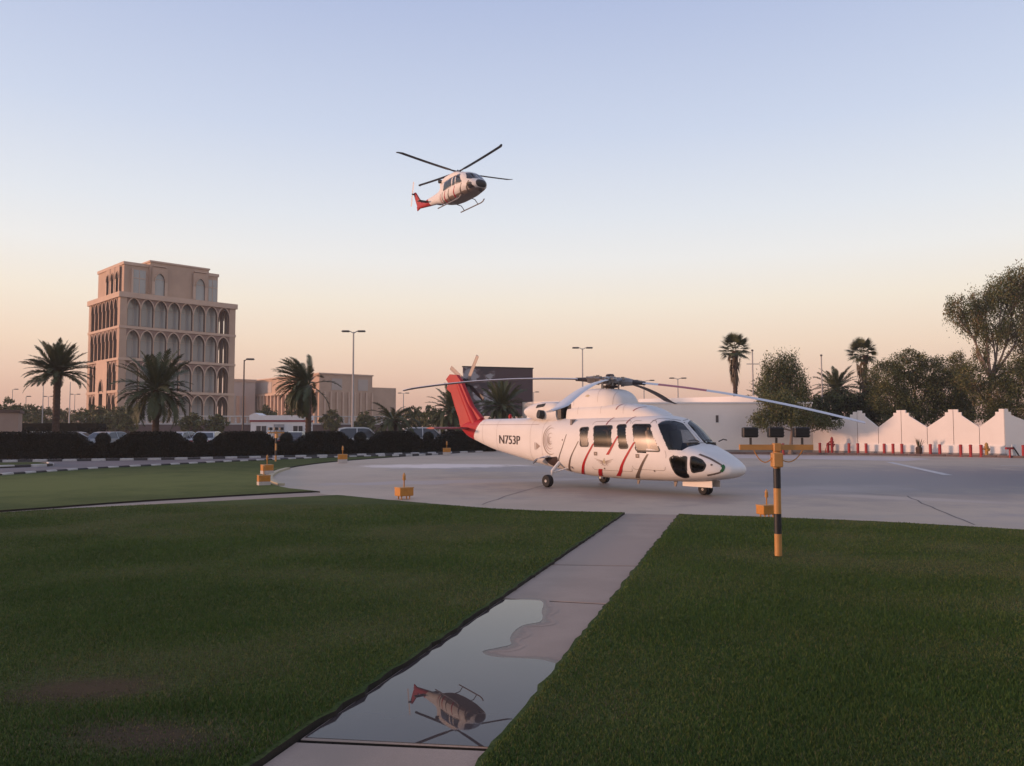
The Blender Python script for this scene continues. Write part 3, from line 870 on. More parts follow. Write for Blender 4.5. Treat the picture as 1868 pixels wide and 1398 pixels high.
def frond_mesh(name, L, droop, width, n=20, seed=0, m=None):
    """date palm frond: arched rib with two ranks of narrow leaflets; starts at origin, points along +x"""
    r = random.Random(seed); mb = MB(); P = []; x = z = 0; a = 0.
    for k in range(n + 1):
        P.append(Vector((x, 0, z)))
        a = droop * (k / n) ** 1.5
        x += math.cos(a) * L / n; z -= math.sin(a) * L / n
    mb.tube(P, [.035 * (1 - .8 * k / n) for k in range(n + 1)], 4, 0)
    for k in range(3, n + 1):
        t = k / n
        tg = (P[min(k + 1, n)] - P[k - 1]).normalized(); up = Vector((-tg.z, 0, tg.x))
        ln = width * (math.sin(math.pi * min(1, t * .92 + .1)) ** .6) * r.uniform(.85, 1.1)
        for s in (-1, 1):
            for q in (0, .5):
                c = P[k].lerp(P[k - 1], q)
                d = (tg * r.uniform(.75, 1.1) + Vector((0, s, 0)) * r.uniform(.8, 1.0) + up * r.uniform(.1, .55)).normalized()
                e = c + d * ln + Vector((0, 0, -.22 * ln * r.uniform(.3, 1.4)))
                w = tg * .034
                mb.add([c - w, c + w, c.lerp(e, .55) + w * 1.1, e, c.lerp(e, .55) - w * 1.1], [(0, 1, 2, 3, 4)])
    me = mb.build(name, m or M_frond, None)
    return me
_fr = {}
def frond_variants(key, L, width, droops, m):
    if key not in _fr:
        out = []
        for i, d in enumerate(droops):
            o = frond_mesh("frond", L, d, width, 18, i + 3, m)
            out.append(o.data); bpy.data.objects.remove(o)
        _fr[key] = out
    return _fr[key]
def put_frond(me, root, h, az, elev, roll=0, s=1., r0=.1):
    o = bpy.data.objects.new("frond", me); col.objects.link(o); o.parent = root
    o.rotation_euler = Matrix.Rotation(az, 4, 'Z').__matmul__(Matrix.Rotation(-elev, 4, 'Y')).__matmul__(Matrix.Rotation(roll, 4, 'X')).to_euler()
    o.location = (math.cos(az) * r0, math.sin(az) * r0, h); o.scale = (s, s, s)
    return o
def palm_trunk(root, h, r, lean=(0, 0), flare=1.25, m=None):
    mb = MB(); n = int(h / .12); rs = []
    for k in range(n + 1):
        t = k / n
        rr = r * (flare - (flare - 1) * min(1, t * 6)) * (1 + .09 * (k % 2)) * (1 + .25 * max(0, (t - .9) / .1))
        ph = .5 * (k % 2)
        rs.append([(lean[0] * t * t + rr * math.cos(2 * math.pi * (j + ph) / 12) * (1 + .06 * (j % 2)), lean[1] * t * t + rr * math.sin(2 * math.pi * (j + ph) / 12) * (1 + .06 * (j % 2)), h * t) for j in range(12)])
    mb.rings(rs, 0, True, True)
    return mb.build("trunk", m or M_palmtr, root, False)
def date_palm(label, loc, h, L, n=46, seed=0, wind=None, r=.19, lo=-.55, group="date palms beyond the hedge", hi=1.45, droops=(.7, 1.0, 1.35)):
    g = random.Random(seed); n = int(n * 1.45)
    root = thing("date_palm", label, "palm tree", (*loc, 0), g.uniform(0, 6), group)
    palm_trunk(root, h, r)
    V = frond_variants(("d",) + tuple(droops), 2.5, .42, droops, M_frond); Dm = frond_variants("dd", 2.3, .3, (1.5,), M_frondd)
    rz = root.rotation_euler.z
    for k in range(n):
        t = (k + .5) / n
        az = k * 2.39996 + g.uniform(-.2, .2)
        elev = hi - (hi - lo) * t ** .85 + g.uniform(-.1, .1)
        v = V[min(len(V) - 1, int(t * len(V)))]
        if wind is not None:
            # bend each frond's direction downwind (world azimuth)
            d = Vector((math.cos(az + rz) * math.cos(elev), math.sin(az + rz) * math.cos(elev), math.sin(elev))) + Vector((math.cos(wind[0]), math.sin(wind[0]), 0)) * wind[1]
            az = math.atan2(d.y, d.x) - rz; elev = math.atan2(d.z, math.hypot(d.x, d.y))
        put_frond(v, root, h - .1 + .25 * (1 - t), az, elev, g.uniform(-.5, .5), L / 2.5 * g.uniform(.88, 1.08))
    return root
def fan_palm(label, loc, h, Rr, seed=0):
    g = random.Random(seed)
    root = thing("fan_palm", label, "palm tree", (*loc, 0), g.uniform(0, 6), "tall fan palms behind the white building")
    palm_trunk(root, h, .17, (g.uniform(-.3, .3), 0), 1.5)
    # ragged skirt of dead leaves
    mb = MB()
    for k in range(140):
        a = g.uniform(0, 6.28); z = h - g.uniform(.1, 2.6); rr = .2 + .3 * (1 - (h - z) / 2.8)
        p = Vector((math.cos(a) * rr, math.sin(a) * rr, z)); q = p + Vector((math.cos(a) * g.uniform(0, .2), math.sin(a) * g.uniform(0, .2), -g.uniform(.4, .8))); w = Vector((-math.sin(a), math.cos(a), 0)) * .07
        mb.add([p - w, p + w, q], [(0, 1, 2)])
    mb.build("dead_skirt", M_frondd, root, fix=False)
    if "fan" not in _fr:
        mb = MB(); mb.tube([(0, 0, 0), (.5, 0, .03), (1.0, 0, 0)], .02, 4)
        for k in range(17):
            a = (k - 8) / 8 * 1.9; d = Vector((math.cos(a), math.sin(a), .06 * math.cos(3 * a))); pr_ = Vector((-math.sin(a), math.cos(a), 0)) * .06
            c = Vector((1.0, 0, 0)); m1 = c + d * .45; e = c + d * (.95 - .12 * abs(a)) + Vector((0, 0, -.22))
            mb.add([c, m1 - pr_, e, m1 + pr_ + Vector((0, 0, -.03))], [(0, 1, 2, 3)])
        o = mb.build("frond", M_frond, None, fix=False); _fr["fan"] = o.data; bpy.data.objects.remove(o)
    for k in range(38):
        t = (k + .5) / 38
        put_frond(_fr["fan"], root, h - .05 + .3 * (1 - t), k * 2.39996, 1.35 - 1.9 * t + g.uniform(-.12, .12), g.uniform(-.4, .4), Rr / 1.9 * g.uniform(.85, 1.05), .08)
    return root

def leaf_cloud(name, blobs, n, size, mats, probs, parent, seed=0, cl=28, spread=.16, hang=0., shell=.55):
    """leaf-sized faces gathered in clumps through the crown's volume"""
    g = np.random.default_rng(seed)
    B = np.array(blobs, float); vol = B[:, 3] * B[:, 4] * B[:, 5]; vol = vol ** .8
    nc = max(1, n // cl)
    bi = g.choice(len(B), nc, p=vol / vol.sum())
    d = g.normal(size=(nc, 3)); d /= np.linalg.norm(d, axis=1)[:, None]
    rad = (shell + (1 - shell) * g.random(nc) ** .5)[:, None] * g.uniform(.78, 1.04, (nc, 1))
    cc = B[bi, :3] + d * rad * B[bi, 3:6]
    rr = B[bi, 3:6].mean(1)
    P = np.repeat(cc, cl, 0) + np.clip(g.normal(size=(nc * cl, 3)), -1.5, 1.5) * (np.repeat(rr, cl) * spread)[:, None] * np.array([1, 1, .8 + hang])
    if hang: P[:, 2] -= np.abs(g.normal(size=nc * cl)) * hang * np.repeat(rr, cl) * .5
    k = len(P)
    a = g.normal(size=(k, 3)); 
    if hang: a[:, 2] -= hang * 2
    a /= np.linalg.norm(a, axis=1)[:, None]
    b = np.cross(a, g.normal(size=(k, 3))); b /= np.linalg.norm(b, axis=1)[:, None]
    s = size * g.uniform(.6, 1.3, k)[:, None]
    V = np.stack([P - a * s, P + b * s * .42, P + a * s, P - b * s * .42], 1).reshape(-1, 3)
    ci = g.choice(len(mats), nc, p=probs); mi = np.repeat(ci, cl)
    mi = np.where(g.random(k) < .25, g.choice(len(mats), k, p=probs), mi)
    return fast_mesh(name, V, 4, mats, mi, parent)
def tree(name, label, loc, trunk, limbs, blobs, n, size, mats, probs, seed=0, group=None, r0=.22, bark=None, cat="tree", **kw):
    """trunk: list of points; limbs run from the trunk to each crown blob; crown of leaf faces"""
    g = random.Random(seed)
    root = thing(name, label, cat, (*loc, 0), 0, group)
    mb = MB(); m = len(trunk)
    T = [Vector(p) for p in trunk]
    mb.tube(T, [r0 * (1.25 if k == 0 else 1 - .45 * k / (m - 1)) for k in range(m)], 9)
    for i, b in enumerate(blobs):
        c = Vector(b[:3]); s = T[-1] if limbs == 0 else T[g.randint(max(1, m - 2), m - 1)]
        mid = s.lerp(c, .5) + Vector((g.uniform(-.3, .3), g.uniform(-.3, .3), -.15 * (c - s).length + .1))
        mb.tube([s, mid, c], [r0 * .45, r0 * .28, r0 * .1], 6)
        for q in range(3):
            e = c + Vector((g.uniform(-1, 1) * b[3], g.uniform(-1, 1) * b[4], g.uniform(-.4, 1) * b[5])) * .75
            mb.tube([mid.lerp(c, .4), mid.lerp(e, .7), e], [r0 * .2, r0 * .12, r0 * .04], 5)
    mb.build("trunk", bark or M_bark, root, True)
    leaf_cloud("crown", blobs, n, size, mats, probs, root, seed, **kw)
    return root

# date palms beyond the hedge
def P2(px, d): return spot(px, d)
date_palm("tall upright date palm with a full crown left of the tower", P2(103, 50), hz(680, 50), 2.1, 60, 1, lo=-.2, droops=(.4, .7, 1.0))
date_palm("date palm with wide drooping crown in front of the sandstone tower", P2(285, 49), hz(712, 49), 2.6, 50, 2, lo=-.75, droops=(.6, 1.1, 1.6))
date_palm("wind-swept date palm beside the low sandstone building", P2(563, 55), hz(703, 55), 2.5, 62, 3, wind=(math.pi, .8), lo=-.95, droops=(.7, 1.2, 1.7))
date_palm("squat young date palm with fronds spread low over the hedge", P2(718, 58), hz(768, 58), 2.1, 30, 4, lo=-.5, hi=.9, droops=(.9, 1.3, 1.6), r=.26)
date_palm("date palm half hidden behind the red tail fin", P2(824, 62), hz(750, 62), 2.2, 40, 5, lo=-.8, droops=(.8, 1.3, 1.6), r=.26)
date_palm("date palm in front of the billboard above the white tail boom", P2(915, 62), hz(742, 62), 2.35, 46, 6, lo=-.8, droops=(.5, 1.0, 1.5))
date_palm("bushy date palm above the dark hedge beside a slim pole", P2(1527, 66), hz(712, 66), 2.2, 40, 7, lo=-.7, group="palms at the right")
date_palm("date palm peeping out left of the weeping tree", P2(1400, 64), hz(735, 64), 2.1, 36, 8, lo=-.6, group="palms at the right")
date_palm("date palm below the shorter fan palm", P2(1592, 68), hz(727, 68), 2.1, 36, 9, lo=-.7, group="palms at the right")
fan_palm("taller fan palm left of the weeping tree", P2(1341, 66), hz(640, 66), 1.5, 1)
fan_palm("shorter fan palm standing over the dark shrubs at the right", P2(1575, 66), hz(648, 66), 1.4, 2)

# right-hand trees
MX = [M_leafA, M_leafB, M_leafC, M_leafD]
d = 51.5
tree("weeping_tree", "small tree with drooping foliage in front of the white wall", P2(1441, 51), [(0, 0, 0), (.05, .05, .8), (.1, 0, 1.5)], 0,
     [(-1.5, 0, hz(762, d), 1.2, 1.2, .6), (.1, -.2, hz(752, d), 1.5, 1.3, .8), (1.5, .2, hz(764, d), 1.2, 1.2, .55), (-.6, .3, hz(735, d), 1.3, 1.2, .9), (2.6, .2, hz(774, d), .8, .8, .35)], 18000, .07, MX, [.50, .24, .22, .04], 3, "trees at the right", r0=.13, bark=M_barkp, hang=.25, shell=.35)
d = 58
tree("dome_tree", "tall rounded willowy tree rising behind the small drooping tree", P2(1430, d), [(0, 0, 0), (.1, 0, 2.2), (0, 0, 3.6)], 1,
     [(-.6, 0, hz(672, d), 1.1, 1.0, 1.2), (.3, 0, hz(665, d), 1.0, 1.0, 1.2), (-.9, 0, hz(705, d), 1.2, 1.1, 1.4), (.7, 0, hz(700, d), 1.2, 1.1, 1.5), (1.2, 0, hz(735, d), 1.0, 1.0, 1.3), (-1.1, 0, hz(740, d), 1.0, 1.0, 1.2)], 24000, .075, MX, [.46, .16, .34, .04], 4, "trees at the right", r0=.2, hang=.9, shell=.4)
d = 60
tree("dark_shrub_tree", "dark spreading shrub tree behind the white wall's first gable", P2(1538, d), [(0, 0, 0), (0, 0, 1.2), (.1, 0, 2.0)], 1,
     [(-2.4, 0, hz(750, d), 1.5, 1.5, 1.1), (-.6, 0, hz(738, d), 1.7, 1.5, 1.2), (1.2, 0, hz(742, d), 1.6, 1.5, 1.2), (2.6, 0, hz(748, d), 1.3, 1.4, 1.1), (-1.2, -.5, hz(772, d), 1.6, 1.2, .9), (1.2, -.5, hz(772, d), 1.8, 1.2, .9)], 18000, .095, [M_leafA, M_leafC, M_hedge], [.3, .5, .2], 5, "trees at the right", r0=.18, shell=.35)
d = 57
tree("broad_tree", "broad dark green tree behind the two sunlit gables", P2(1672, d), [(0, 0, 0), (.1, 0, 1.6), (0, 0, 2.8)], 1,
     [(-2.2, 0, hz(690, d), 1.5, 1.5, 1.3), (-.6, 0, hz(668, d), 1.5, 1.4, 1.3), (1.0, 0, hz(680, d), 1.6, 1.5, 1.3), (-1.8, 0, hz(728, d), 1.7, 1.5, 1.3), (.2, -.3, hz(722, d), 1.9, 1.5, 1.4), (2.1, 0, hz(715, d), 1.6, 1.5, 1.5), (-.8, -.4, hz(762, d), 2.2, 1.3, 1.0), (2.2, -.3, hz(758, d), 1.9, 1.3, 1.1)], 52000, .07, MX, [.46, .16, .34, .04], 6, "trees at the right", r0=.26, shell=.45, cl=24, spread=.13)
d = 54
tree("tall_eucalyptus", "tall leaning eucalyptus with airy hanging foliage at the right edge", P2(1812, d), [(0, 0, 0), (-.2, 0, 2.0), (-.3, 0, 3.6), (-.1, 0, 5.0)], 1,
     [(-2.1, 0, hz(560, d), 1.05, 1.0, .95), (-1.2, 0, hz(578, d), 1.2, 1.1, 1.0), (-.2, .2, hz(545, d), 1.3, 1.1, 1.1), (.9, 0, hz(530, d), 1.5, 1.2, 1.2), (2.0, 0, hz(510, d), 1.4, 1.3, 1.3), (3.3, 0, hz(520, d), 1.6, 1.4, 1.6), (1.6, 0, hz(585, d), 1.5, 1.3, 1.3), (.1, 0, hz(605, d), 1.1, 1.0, .9), (3.2, .2, hz(620, d), 1.6, 1.3, 1.5), (-.5, .2, hz(640, d), .7, .7, .7)], 40000, .07, MX, [.34, .34, .16, .16], 7, "trees at the right", r0=.24, bark=M_barkp, hang=.8, shell=.25, cl=40, spread=.13)
tree("round_tree", "brownish bushy tree filling the space under the eucalyptus", P2(1850, 53), [(0, 0, 0), (.1, 0, 1.2), (0, 0, 2.2)], 1,
     [(-2.6, .3, hz(690, 53), 1.1, 1.1, 1.2), (-1.2, 0, hz(720, 53), 1.5, 1.3, 1.4), (.5, 0, hz(690, 53), 1.7, 1.3, 1.7), (2.2, 0, hz(680, 53), 1.6, 1.3, 1.7), (-.4, 0, hz(755, 53), 2.4, 1.2, 1.0), (2.6, 0, hz(745, 53), 1.8, 1.2, 1.2)], 42000, .07, MX, [.38, .24, .26, .12], 8, "trees at the right", r0=.2, shell=.4, cl=24, spread=.15)
tree("young_tree", "slim pale green tree between the broad tree and the eucalyptus", P2(1752, 60), [(0, 0, 0), (.05, 0, 1.8), (0, 0, 3.2)], 1,
     [(0, 0, hz(690, 60), .9, .9, 1.3), (-.2, 0, hz(660, 60), .7, .7, .9), (.4, 0, hz(720, 60), 1.1, 1.0, 1.2), (0, 0, hz(750, 60), 1.3, 1.0, 1.2)], 18000, .065, MX, [.4, .4, .12, .08], 9, "trees at the right", r0=.12, hang=.4, shell=.3)

# far row of small trees beyond the car park
far = [(15, 95, 728, 2.6), (50, 110, 738, 2.4), (78, 120, 742, 2.4), (118, 118, 746, 2.2), (148, 125, 745, 2.3), (175, 100, 738, 2.2), (215, 98, 742, 2.0), (232, 96, 740, 1.9), (350, 100, 752, 1.8), (395, 100, 755, 1.7), (485, 108, 742, 1.9), (530, 112, 746, 1.8), (605, 108, 748, 1.7), (665, 104, 752, 1.6), (755, 100, 742, 1.9), (790, 96, 740, 1.9), (850, 100, 748, 1.9)]
for i, (px, dd, top, w) in enumerate(far):
    H = hz(top, dd); g = random.Random(i)
    tree("distant_tree", f"small hazy tree far beyond the hedge, {ORD[i]} from the left", P2(px, dd), [(0, 0, 0), (0, 0, H * .35), (.05, 0, H * .5)], 1,
         [(-w * .4, 0, H * .62, w * .6, w * .6, H * .2), (w * .35, 0, H * .66, w * .6, w * .6, H * .22), (0, 0, H * .82, w * .55, w * .5, H * .2), (0, 0, H * .45, w * .8, w * .6, H * .15)], 1800, .2, [M_leafA, M_leafB, M_leafC], [.4, .3, .3], 30 + i, "small trees beyond the car park", r0=.14, cl=16)

# clipped hedge: long trimmed blocks with sloping shoulders, and a ball in each notch
hb = [gp(-60, 838.5), gp(184, 836.3), gp(366, 834.0), gp(526, 831), gp(662, 828.6), gp(788, 826.2), gp(905, 823.6)]
hedge_names = ["clipped dark hedge block at the far left before the hut", "clipped dark hedge block below the drooping date palm", "clipped dark hedge block in front of the white cabin", "clipped dark hedge block left of the tall lamp post's ball shrub", "clipped dark hedge block below the squat young palm", "clipped dark hedge block under the red tail fin"]
def hedge_block(label, a, b, seed):
    a, b = Vector((*a, 0)), Vector((*b, 0)); L = (b - a).length; H = 1.43; T = .95
    root = thing("hedge", label, "hedge", a, math.atan2(b.y - a.y, b.x - a.x), "clipped hedge along the road")
    prof = [(0, .78), (.52, .80), (.62, .86), (1.38, H - .04), (1.55, H), (L - 1.55, H), (L - 1.38, H - .04), (L - .62, .86), (L - .52, .80), (L, .78)]
    mb = MB(); e = .06
    mb.prism([(0, 0)] + [(x, z - e) for x, z in prof] + [(L, 0)], e, T - e, 0, None, 'y')
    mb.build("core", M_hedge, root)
    g = np.random.default_rng(seed); n = 5200
    xs = [p[0] for p in prof]; zs = [p[1] for p in prof]
    X = g.uniform(0, L, n); top = np.interp(X, xs, zs); f = g.random(n)
    front = f < .62; back = f > .86
    Z = np.where(front | back, g.random(n) * top, top)
    Yy = np.where(front, 0, np.where(back, T, g.uniform(0, T, n)))
    P = np.stack([X, Yy, Z], 1) + g.normal(size=(n, 3)) * .03
    a_ = g.normal(size=(n, 3)); a_ /= np.linalg.norm(a_, axis=1)[:, None]; b_ = np.cross(a_, g.normal(size=(n, 3))); b_ /= np.linalg.norm(b_, axis=1)[:, None]
    s = g.uniform(.04, .075, n)[:, None]
    V = np.stack([P - a_ * s, P + b_ * s * .5, P + a_ * s, P - b_ * s * .5], 1).reshape(-1, 3)
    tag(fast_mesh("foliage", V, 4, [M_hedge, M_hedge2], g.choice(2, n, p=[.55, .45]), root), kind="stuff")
    return root
def ball_bush(label, p, seed):
    root = thing("ball_shrub", label, "shrub", (*p, 0), 0, "ball shrubs in the hedge notches")
    mb = MB(); rs = []
    for k in range(9):
        a = math.pi * k / 8; rs.append([(.36 * math.sin(a) * math.cos(j * math.pi / 6) + 1e-4, .36 * math.sin(a) * math.sin(j * math.pi / 6), 1.03 - .40 * math.cos(a)) for j in range(12)])
    mb.rings(rs); mb.tube([(0, 0, 0), (0, 0, .8)], .05, 6); mb.build("core", M_hedge, root)
    g = np.random.default_rng(seed); n = 1300
    dd = g.normal(size=(n, 3)); dd /= np.linalg.norm(dd, axis=1)[:, None]; P = dd * .38 + np.array([0, 0, 1.03]) + g.normal(size=(n, 3)) * .02
    a_ = g.normal(size=(n, 3)); a_ /= np.linalg.norm(a_, axis=1)[:, None]; b_ = np.cross(a_, dd); s = g.uniform(.035, .065, n)[:, None]
    V = np.stack([P - a_ * s, P + b_ * s * .6, P + a_ * s, P - b_ * s * .6], 1).reshape(-1, 3)
    tag(fast_mesh("foliage", V, 4, [M_hedge, M_hedge2], g.choice(2, n), root), kind="stuff")
for i in range(6):
    a, b = Vector(hb[i]), Vector(hb[i + 1])
    hedge_block(hedge_names[i], a, b, i)
ball_where = ["left of the drooping date palm's trunk", "right of the drooping date palm's trunk", "right of the distant striped pole", "right of the tall double lamp post", "left of the red tail fin"]
for i in range(1, 6):
    a, b = Vector(hb[i - 1]), Vector(hb[i + 1]); dn = (b - a).normalized()
    ball_bush("round clipped shrub in a hedge notch " + ball_where[i - 1], Vector(hb[i]) + Vector((-dn.y, dn.x)) * .5, 60 + i)
cx, cy = spot(414, 50.5)
ball_bush("small clipped shrub top showing over the hedge before the cabin", (cx, cy), 71)
# second low hedge behind the left palm
a = Vector((*spot(30, 62), 0)); b = Vector((*spot(180, 62), 0))
root = thing("hedge", "low dark hedge behind the leftmost date palm", "hedge", a, 0)
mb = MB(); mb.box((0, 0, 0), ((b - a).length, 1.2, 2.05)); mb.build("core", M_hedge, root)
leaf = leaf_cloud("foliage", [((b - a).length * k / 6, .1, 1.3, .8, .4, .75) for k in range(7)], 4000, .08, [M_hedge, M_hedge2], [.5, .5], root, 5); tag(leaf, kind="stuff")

# ------------------------------------------------------------------ helicopters
def pchip(xs, ys):
    xs = np.array(xs, float); ys = np.array(ys, float); h = np.diff(xs); d = np.diff(ys) / h
    m = np.zeros(len(xs)); m[0] = d[0]; m[-1] = d[-1]
    for i in range(1, len(xs) - 1):
        if d[i - 1] * d[i] > 0:
            w1 = 2 * h[i] + h[i - 1]; w2 = h[i] + 2 * h[i - 1]; m[i] = (w1 + w2) / (w1 / d[i - 1] + w2 / d[i])
    def f(x):
        x = min(max(x, xs[0]), xs[-1]); i = max(0, min(int(np.searchsorted(xs, x, side='right')) - 1, len(h) - 1))
        t = (x - xs[i]) / h[i]
        return float((1 + 2 * t) * (1 - t) ** 2 * ys[i] + t * (1 - t) ** 2 * h[i] * m[i] + t * t * (3 - 2 * t) * ys[i + 1] + t * t * (t - 1) * h[i] * m[i + 1])
    return f
def pip(x, y, poly):
    c = False; j = len(poly) - 1
    for i in range(len(poly)):
        xi, yi = poly[i]; xj, yj = poly[j]
        if (yi > y) != (yj > y) and x < (xj - xi) * (y - yi) / (yj - yi) + xi: c = not c
        j = i
    return c
def grow(poly, d):
    """offset a polygon outward by d"""
    n = len(poly); A = sum(poly[i][0] * poly[(i + 1) % n][1] - poly[(i + 1) % n][0] * poly[i][1] for i in range(n)); sg = 1 if A > 0 else -1
    out = []
    for i in range(n):
        p0, p1, p2 = Vector(poly[i - 1]), Vector(poly[i]), Vector(poly[(i + 1) % n])
        a = (p1 - p0).normalized(); b = (p2 - p1).normalized()
        na, nb = Vector((a.y, -a.x)) * sg, Vector((b.y, -b.x)) * sg
        m = (na + nb); m = m.normalized() if m.length > 1e-6 else na
        out.append(tuple(p1 + m * d / max(.5, m.dot(na))))
    return out
def round_poly(poly, r=.06, n=4):
    out = []; k = len(poly)
    for i in range(k):
        p0, p1, p2 = Vector(poly[i - 1]), Vector(poly[i]), Vector(poly[(i + 1) % k])
        ra = min(r, .45 * (p1 - p0).length, .45 * (p2 - p1).length)
        a = p1 + (p0 - p1).normalized() * ra; b = p1 + (p2 - p1).normalized() * ra
        for t in range(n + 1):
            t /= n
            out.append(tuple(a * (1 - t) ** 2 + p1 * 2 * t * (1 - t) + b * t * t))
    return out

class Loft:
    """body of superellipse sections along x: stations (x, zbot, ztop, halfwidth, exponent)"""
    def __init__(s, st):
        s.st = st; c = list(zip(*st)); s.b, s.t, s.w, s.n = [pchip(c[0], c[i]) for i in (1, 2, 3, 4)]
        s.x0, s.x1 = st[0][0], st[-1][0]
    def surf(s, x, phi, side=-1, off=0.):
        """phi 0 = widest side, +90 top, -90 belly"""
        b, t, w, n = s.b(x), s.t(x), s.w(x), s.n(x); cs, sn = math.cos(phi), math.sin(phi)
        return Vector((x, side * (w + off) * abs(cs) ** (2 / n), (b + t) / 2 + ((t - b) / 2 + off) * math.copysign(abs(sn) ** (2 / n), sn)))
    def phi_z(s, x, z):
        b, t, n = s.b(x), s.t(x), s.n(x); k = max(-1, min(1, (z - (b + t) / 2) / ((t - b) / 2)))
        return math.copysign(math.asin(min(1, abs(k) ** (n / 2))), k)
    def phi_y(s, x, y):
        n = s.n(x); return math.acos(min(1, abs(y / s.w(x)) ** (n / 2)))
    def side_pt(s, x, z, side=-1, off=.004):
        return s.surf(x, s.phi_z(x, z), side, off)
    def front_pt(s, y, z, lo, off=.004):
        """most forward point of the skin at (y,z)"""
        def ins(x):
            b, t, w, n = s.b(x), s.t(x), s.w(x), s.n(x)
            return abs(y / w) ** n + abs((z - (b + t) / 2) / ((t - b) / 2)) ** n < 1
        a, b_ = lo, s.x1
        if not ins(a): return Vector((a, y, z))
        for _ in range(40):
            m = (a + b_) / 2
            if ins(m): a = m
            else: b_ = m
        return Vector((a + off * .8, y * (1 + off * .4), z + off * .7))
    def mesh(s, nx, nphi, matf=None, hole=None, mb=None):
        mb = mb or MB(); rs = []
        # denser at the ends
        X = [s.x0 + (s.x1 - s.x0) * k / nx for k in range(nx + 1)] if isinstance(nx, int) else nx
        for x in X:
            r = []
            for j in range(nphi):
                a = 2 * math.pi * j / nphi
                side = -1 if math.cos(a) >= 0 else 1
                ph = a if a <= math.pi / 2 else (math.pi - a if a <= 1.5 * math.pi else a - 2 * math.pi)
                r.append(s.surf(x, ph, side))
            rs.append(r)
        n = nphi; o = len(mb.v)
        mb.v.extend(tuple(p) for r in rs for p in r)
        for i in range(len(rs) - 1):
            for j in range(n):
                k = (j + 1) % n
                f = (i * n + j, i * n + k, (i + 1) * n + k, (i + 1) * n + j)
                c = (rs[i][j] + rs[i][k] + rs[i + 1][k] + rs[i + 1][j]) / 4
                if hole and hole(c): continue
                mb.f.append(tuple(q + o for q in f)); mb.m.append(matf(c) if matf else 0)
        for i, rev in ((0, True), (len(rs) - 1, False)):
            f = [o + i * n + j for j in range(n)]
            mb.f.append(tuple(f[::-1] if rev else f)); mb.m.append(matf(rs[i][0]) if matf else 0)
        return mb
def patch(mb, poly, proj, mi=0, nz=18, nx=8):
    """fill a 2D polygon (single-span per row) with a grid projected to the skin"""
    ys = [p[1] for p in poly]; lo, hi = min(ys) + 1e-4, max(ys) - 1e-4; rows = []
    for k in range(nz + 1):
        y = lo + (hi - lo) * k / nz; xs = []
        for i in range(len(poly)):
            (xa, ya), (xb, yb) = poly[i - 1], poly[i]
            if (ya > y) != (yb > y): xs.append(xa + (xb - xa) * (y - ya) / (yb - ya))
        if len(xs) < 2: continue
        a, b = min(xs), max(xs)
        rows.append([proj(a + (b - a) * j / nx, y) for j in range(nx + 1)])
    return mb.rings(rows, mi, False, False, None, False)
def ring(mb, poly, d0, d1, proj, mi=0):
    a, b = grow(poly, d0), grow(poly, d1); n = len(poly)
    P = [proj(*p) for p in a] + [proj(*p) for p in b]
    return mb.add(P, [(i, (i + 1) % n, n + (i + 1) % n, n + i) for i in range(n)], mi)
def stripe(mb, loft, pts, w0, w1, side=-1, mi=0, n=22, off=.006):
    """painted band along points (x, phi), width from w0 to w1"""
    L = smooth_line(pts, max(2, n // (len(pts) - 1))); m = len(L); rs = []
    for i, (x, ph) in enumerate(L):
        w = w0 + (w1 - w0) * i / (m - 1)
        rs.append([loft.surf(x - w / 2, ph, side, off), loft.surf(x + w / 2, ph, side, off)])
    return mb.rings(rs, mi, False, False, None, False)
def stripe_xz(mb, loft, pts, w0, w1, side=-1, mi=0, n=24, off=.006):
    """painted band through (x, z) points on the side"""
    L = smooth_line(pts, max(2, n // (len(pts) - 1))); m = len(L); rs = []
    for i, (x, z) in enumerate(L):
        w = w0 + (w1 - w0) * i / (m - 1)
        rs.append([loft.side_pt(x - w / 2, z, side, off), loft.side_pt(x + w / 2, z, side, off)])
    return mb.rings(rs, mi, False, False, None, False)
def wheel(root, loc, r, w, axis_rot=0):
    wroot = bpy.data.objects.new("wheel", None); col.objects.link(wroot); wroot.parent = root; wroot.location = loc; wroot.rotation_euler = (math.pi / 2, 0, axis_rot)
    MB().lathe([(r * .58, -w / 2), (r * .85, -w / 2), (r * .97, -w * .36), (r, -w * .15), (r, w * .15), (r * .97, w * .36), (r * .85, w / 2), (r * .58, w / 2)], 24).build("tyre", mat("tyre_rubber", (.018, .017, .017), .8), wroot, True)
    MB().lathe([(.02, -w * .5), (r * .22, -w * .52), (r * .25, -w * .36), (r * .55, -w * .34), (r * .6, -w * .48), (r * .6, w * .48), (r * .55, w * .34), (r * .25, w * .36), (r * .22, w * .52), (.02, w * .5)], 20).build("rim", mat("wheel_rim", (.55, .53, .5), .45), wroot, True)
    return wroot
